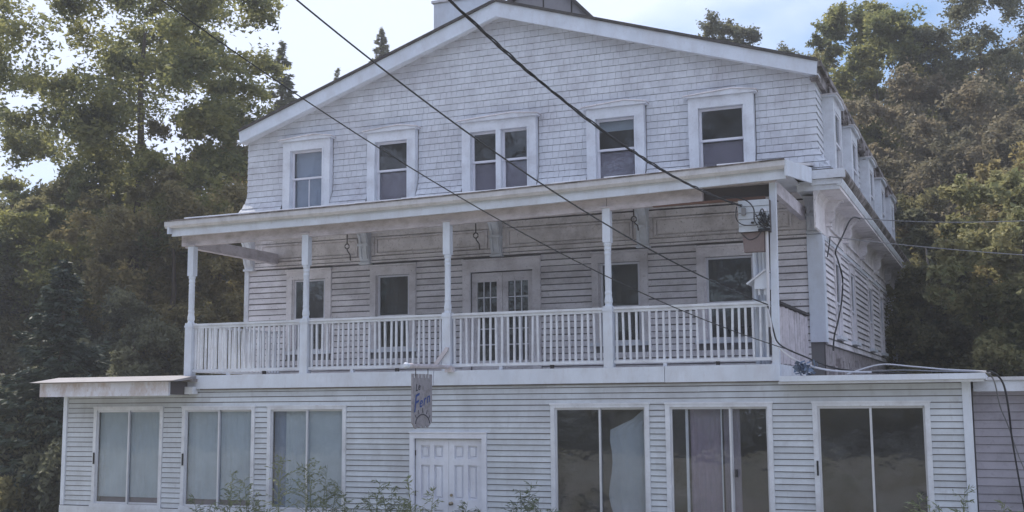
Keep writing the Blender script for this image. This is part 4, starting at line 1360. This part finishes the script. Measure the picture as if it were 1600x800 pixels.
# --- left side
tree('maple_tree', tx(215, 33), 33, 20.5, 5.0, 5.5, L_green, 'tall maple left of the house with its crown against the white sky', 3, 95, 28000, .15, None, .34, clump_r=.17)
tree('maple_tree', tx(20, 36), 36, 15.5, 4.0, 5, L_green, 'open crowned tree at the far left edge of the photo', 5, 48, 11000, .15, clump_r=.17)
tree('oak_tree', tx(345, 37), 37, 14.6, 3.2, 3, L_gold, 'golden brown tree just left of the gable end', 8, 75, 19000, .13)
tree('oak_tree', tx(275, 31), 31, 11.0, 3.0, 1.5, L_gold, 'yellow green tree beside the left balcony post', 9, 75, 20000, .12)
tree('oak_tree', tx(335, 33), 33, 9.5, 2.6, 1.0, L_gold, 'low tree with orange tinted leaves behind the left end of the balcony', 10, 60, 15000, .11)
tree('oak_tree', tx(100, 34), 34, 11.5, 3.8, 2.0, L_olive, 'dull green tree between the spruce and the tall maple', 12, 80, 22000, .13)
tree('oak_tree', tx(190, 42), 42, 14.0, 4.0, 2.0, L_dark, 'dark tree behind the tall maple', 13, 80, 20000, .15)
tree('oak_tree', tx(-20, 31), 31, 10.0, 3.6, 1.0, L_dark, 'dark bushy tree filling the lower left edge', 14, 80, 20000, .13)
tree('oak_tree', tx(400, 46), 46, 14.0, 4.0, 2.0, L_olive, 'tree standing behind the left rear of the house', 15, 70, 16000, .15)
conifer('spruce_tree', tx(105, 22.6), 22.6, 6.6, 2.5, L_spruce, 'dark blue green spruce near the left corner of the addition', 21, 1.35)
tree('oak_tree', tx(215, 28), 28, 6.2, 2.6, .4, L_dark, 'dark low tree partly behind the stained pent fascia', 23, 70, 16000, .11)
conifer('fir_tree', tx(437, 46), 46, 19.7, 3.4, L_dark, 'narrow fir rising above the left rake of the roof', 24, 1.0)
conifer('fir_tree', tx(594, 60), 60, 22.7, 4.4, L_dark, 'pointed fir top showing over the left roof slope', 25, 1.1)
conifer('fir_tree', tx(526, 62), 62, 20.9, 2.6, L_dark, 'tiny fir tip just above the left roof slope', 26, .6)
tree('young_tree', tx(1133, 55), 55, 19.5, 1.6, 14, L_dark, 'leafy tree top peeping over the right roof slope', 27, 45, 11000, .14, clump_r=.26)
tree('young_tree', tx(1206, 60), 60, 18.8, 1.5, 13, L_dark, 'small tree tip near the right end of the roof ridge line', 28, 24, 5000, .14, clump_r=.3)
# --- right side
tree('oak_tree', tx(1380, 52), 52, 18.9, 3.5, 9, L_green, 'broad oak crown on the skyline right of the roof', 31, 85, 24000, .15)
tree('poplar_tree', tx(1545, 50), 50, 20.6, 2.7, 10, L_dark, 'thin airy tree on the skyline at the upper right', 32, 60, 9000, .13, clump_r=.2)
tree('oak_tree', tx(1330, 55), 55, 17.0, 4.0, 4, L_olive, 'olive tree directly behind the rear corner of the house', 33, 90, 24000, .15)
tree('oak_tree', tx(1450, 47), 47, 14.8, 3.6, 3, L_russet, 'russet tinted tree in the middle of the right hand woods', 34, 90, 26000, .14)
tree('oak_tree', tx(1585, 45), 45, 14.2, 3.8, 3, L_russet, 'reddish brown tree at the right edge of the woods', 35, 90, 24000, .14)
tree('oak_tree', tx(1400, 43), 43, 10.5, 3.0, 2.5, L_olive, 'olive tree close behind the side cornice', 36, 70, 18000, .13)
tree('oak_tree', tx(1490, 41), 41, 10.0, 2.8, 3.0, L_dark, 'dark tree with a pale leaning trunk behind the wing', 37, 60, 15000, .13, M_pale, .16, lean=(-1.2, 0))
tree('oak_tree', tx(1370, 62), 62, 15.5, 4.4, 2, L_olive, 'tree further up the slope behind the oak', 38, 80, 18000, .17)
tree('oak_tree', tx(1510, 60), 60, 16.5, 4.6, 2, L_olive, 'olive brown tree high on the slope at the right', 39, 80, 20000, .17)
tree('oak_tree', tx(1640, 58), 58, 17.0, 4.6, 3, L_russet, 'tall russet tree on the slope beyond the right edge', 40, 80, 18000, .17)
tree('maple_tree', tx(1600, 30), 30, 9.0, 2.3, 2.8, L_light, 'pale green sunlit tree overhanging the lilac wing', 41, 60, 16000, .12)
tree('oak_tree', tx(1430, 37), 37, 7.0, 2.2, .5, L_olive, 'olive undergrowth tree between house and wing roof', 42, 60, 14000, .11)
tree('oak_tree', tx(1540, 38), 38, 6.6, 2.4, .5, L_olive, 'low olive tree in the shade behind the wing roof', 43, 60, 14000, .11)
x = tx(1540, 43); z0 = hz(x, 43) - .1
o = MB().tube([(x, 43, z0), (x - .5, 43, z0 + 3), (x - .7, 43, z0 + 6), (x - 1.6, 43, z0 + 10)], [.12, .10, .07, .03], 7).build('bare_trunk', M_bark)
rec(o, 'slender bare trunk left of the pale green tree at the right', 'tree trunk')

tree('birch_tree', tx(1650, 36), 36, 10.5, 2.8, 3.0, L_gold, 'yellow orange tree at the far right edge behind the pale green one', 44, 60, 14000, .12)
# distant woods: reads as one mass
def woods():
    g = np.random.default_rng(99)
    Ps = []
    for x0 in np.arange(-120, 40, 3.4):
        for y0 in (64, 72, 80):
            x = x0 + g.uniform(-1.5, 1.5); y = y0 + g.uniform(-3, 3)
            if abs(x / y + .40) < .19 and True: h = 9 + g.uniform(0, 1)
            elif x / y < -.6: h = 12 + g.uniform(-1.5, 1.5)
            else: h = 12 + g.uniform(-1.5, 2)
            n = 1500
            p = rvec(n) * (g.uniform(.2, 1, n) ** .5)[:, None]
            p = p * np.array([3.0, 2.5, h / 2]) * (1 + .25 * np.sin(p[:, 0:1] * 9 + p[:, 2:3] * 7))
            Ps.append(p + np.array([x, y, hz(x, y) + h / 2]))
    P = np.concatenate(Ps); n = len(P)
    a = rvec(n); b = np.cross(a, rvec(n))
    L = g.uniform(.18, .38, n)[:, None]
    o = quads('woods', P, a * L, b * L * .6, L_dark)
    rec(o, 'dense dark wooded slope rising behind the house', 'woods', None, 'stuff')
woods()
# trees across the road, mirrored in the window panes
RS = [(-50, -20, 21, 7), (-40, -27, 24, 7), (-31, -20, 20, 6.5), (-22, -26, 25, 7), (-13, -19, 21, 6.5), (-4, -26, 24, 7), (5, -20, 21, 6.5), (15, -26, 23, 7)]
NM = ['leftmost', 'second', 'third', 'fourth', 'fifth', 'sixth', 'seventh', 'rightmost']
for i, (x, y, h, r_) in enumerate(RS):
    tree('roadside_tree', x, y, h, r_, 1, L_dark, NM[i] + ' tree across the road, mirrored darkly in the window panes', 60 + i, 58, 11000, .34, group='trees across the road', z0=1.0)

HEDGE = ['leftmost', 'second', 'third', 'fourth', 'fifth', 'sixth', 'seventh', 'rightmost']
# undergrowth by the left wall
def bush(x, y, r_, h, m, label, seed, n=6000, z0=.1, lf=.08, grp='bushes left of the addition'):
    g = np.random.default_rng(seed)
    p = rvec(n) * (g.uniform(.3, 1, n) ** .5)[:, None]
    p = p * np.array([r_, r_, h / 2]) * (1 + .25 * np.sin(p[:, 0:1] * 7 + seed))
    p += np.array([x, y, z0 + h / 2])
    a = rvec(n); b = np.cross(a, rvec(n)); L = g.uniform(.65, 1.4, n)[:, None] * lf
    e_ = empty('bush', (x, y, z0), label, 'bush', grp)
    quads('foliage', p, a * L, b * L * .5, m, e_)
    st_ = MB()
    for k in range(6):
        an = k * 1.05
        st_.tube([(x, y, z0), (x + r_ * .6 * math.cos(an), y + r_ * .6 * math.sin(an), z0 + h * .7)], [.03, .01], 5)
    st_.build('stems', M_bark, e_)
bush(-19.9, 21.5, 1.1, 2.0, L_dark, 'dark bush against the left corner of the addition', 70, 7000)
bush(-22.2, 20.6, 1.2, 1.3, L_olive, 'greyish green bush at the bottom left corner', 71, 8000)
bush(-22.6, 22.5, 1.6, 3.2, L_dark, 'taller dark bush at the left edge below the spruces', 72, 9000)

for i in range(8):  # unseen bushes added to cover the bright ground mirrored in the panes
    bush(-42 + i * 7.2 + random.uniform(-1, 1), -8.5 + random.uniform(-1.5, 1), 3.2, random.uniform(2.0, 4.2), L_olive if i % 3 else L_dark, HEDGE[i] + ' added bush out of view across the road, filling reflections in the ground floor windows', 80 + i, 6000, 1.0, .14, 'added unseen bushes across the road')
# weeds in front of the wall
def weed(x, y, H, label, seed, dens=1.0):
    g = random.Random(seed)
    z0 = hz(x, y)
    e_ = empty('tall_weed', (x, y, z0), label, 'weed', 'tall weeds along the front wall')
    st_ = MB(); Ps, Us, Vs = [], [], []
    for s_ in range(g.choice((2, 2, 3, 3))):
        bx_, by_ = x + g.uniform(-.18, .18), y + g.uniform(-.12, .12)
        h = H * g.uniform(.72, 1.0) if s_ else H
        lx, ly = g.uniform(-.18, .18), g.uniform(-.08, .08)
        main = [Vector((bx_ + lx * u * u, by_ + ly * u, z0 + h * u)) for u in (0, .25, .5, .75, 1)]
        st_.tube(main, [.010, .009, .007, .005, .002], 5)
        nb = int(14 * dens)
        for b in range(nb):
            u = .42 + .56 * b / nb
            i = min(3, int(u * 4)); c = main[i].lerp(main[i + 1], u * 4 - i)
            an = g.uniform(0, 2 * math.pi)
            L = h * .30 * (1.12 - u) * g.uniform(.7, 1.3) + .06
            d = Vector((math.cos(an), math.sin(an) * .6, 0))
            tip = c + d * L + Vector((0, 0, L * g.uniform(.25, .6)))
            st_.tube([c, c.lerp(tip, .5) + Vector((0, 0, .03)), tip], [.005, .004, .002], 4)
            for k in range(7):
                w_ = (k + .5) / 7
                q = c.lerp(tip, w_) + Vector((0, 0, .02))
                a = (d + Vector((g.uniform(-.8, .8), g.uniform(-.8, .8), g.uniform(-.5, .7)))).normalized()
                bb_ = a.cross(Vector((g.uniform(-1, 1), g.uniform(-1, 1), 1))).normalized()
                l = g.uniform(.028, .058)
                Ps.append(tuple(q + a * l)); Us.append(tuple(a * l)); Vs.append(tuple(bb_ * l * .28))
        for b in range(16):
            u = .08 + .5 * b / 16
            i = min(3, int(u * 4)); c = main[i].lerp(main[i + 1], u * 4 - i)
            an = g.uniform(0, 6.28); a = Vector((math.cos(an), math.sin(an), g.uniform(-.3, .3))).normalized()
            bb_ = a.cross(Vector((0, 0, 1))).normalized(); l = g.uniform(.05, .09)
            Ps.append(tuple(c + a * l)); Us.append(tuple(a * l)); Vs.append(tuple(bb_ * l * .2))
    st_.build('stem', L_weed, e_)
    quads('leaves', np.array(Ps), np.array(Us), np.array(Vs), L_weed, e_)
WEEDS = [(300, 775, 'low weed below the left edge of the second sliding window'), (355, 735, 'bushy weed in front of the second sliding window'), (385, 745, 'weed between the second and third sliding windows'),
         (448, 708, 'tallest feathery weed in front of the third sliding window'), (475, 712, 'feathery weed close beside the tallest one'), (508, 725, 'weed at the right side of the third sliding window'),
         (552, 765, 'short weed just right of the third sliding window'), (583, 748, 'spreading weed on the siding left of the door'), (612, 760, 'smaller weed left of the door trim'),
         (655, 745, 'upright weed in front of the left door leaf'), (728, 785, 'low weed tips in front of the right door leaf'), (815, 752, 'bright green weed on the siding right of the door'),
         (840, 778, 'small weed beside the first dark sliding window'), (1450, 772, 'yellowish weed in front of the last sliding window'), (1500, 762, 'spiky weed against the white corner post'),
         (1550, 780, 'tan weed in front of the lilac wing'), (330, 790, 'short weed hiding the sill below the second window'), (420, 785, 'short weed below the left side of the third window'), (640, 785, 'short weed at the foot of the left door trim')]
for i, (px, py, lab) in enumerate(WEEDS):
    Y = 18.6 + (i % 3) * .35
    p = wx(px, py, Y)
    weed(p.x, Y, p.z - hz(p.x, Y), lab, 200 + i, 1.0)

# ================================================================ AIR
hm = bpy.data.materials.new('haze')
hm.use_nodes = True
ht = hm.node_tree
for n in list(ht.nodes): ht.nodes.remove(n)
ho = ht.nodes.new('ShaderNodeOutputMaterial'); hv = ht.nodes.new('ShaderNodeVolumePrincipled')
hv.inputs['Color'].default_value = (.92, .94, 1, 1)
hv.inputs['Density'].default_value = .0014
ht.links.new(hv.outputs[0], ho.inputs['Volume'])
rec(MB().box(-310, 310, -130, 410, -1.5, 36).build('haze', hm), 'faint pale autumn haze', None, None, 'stuff')
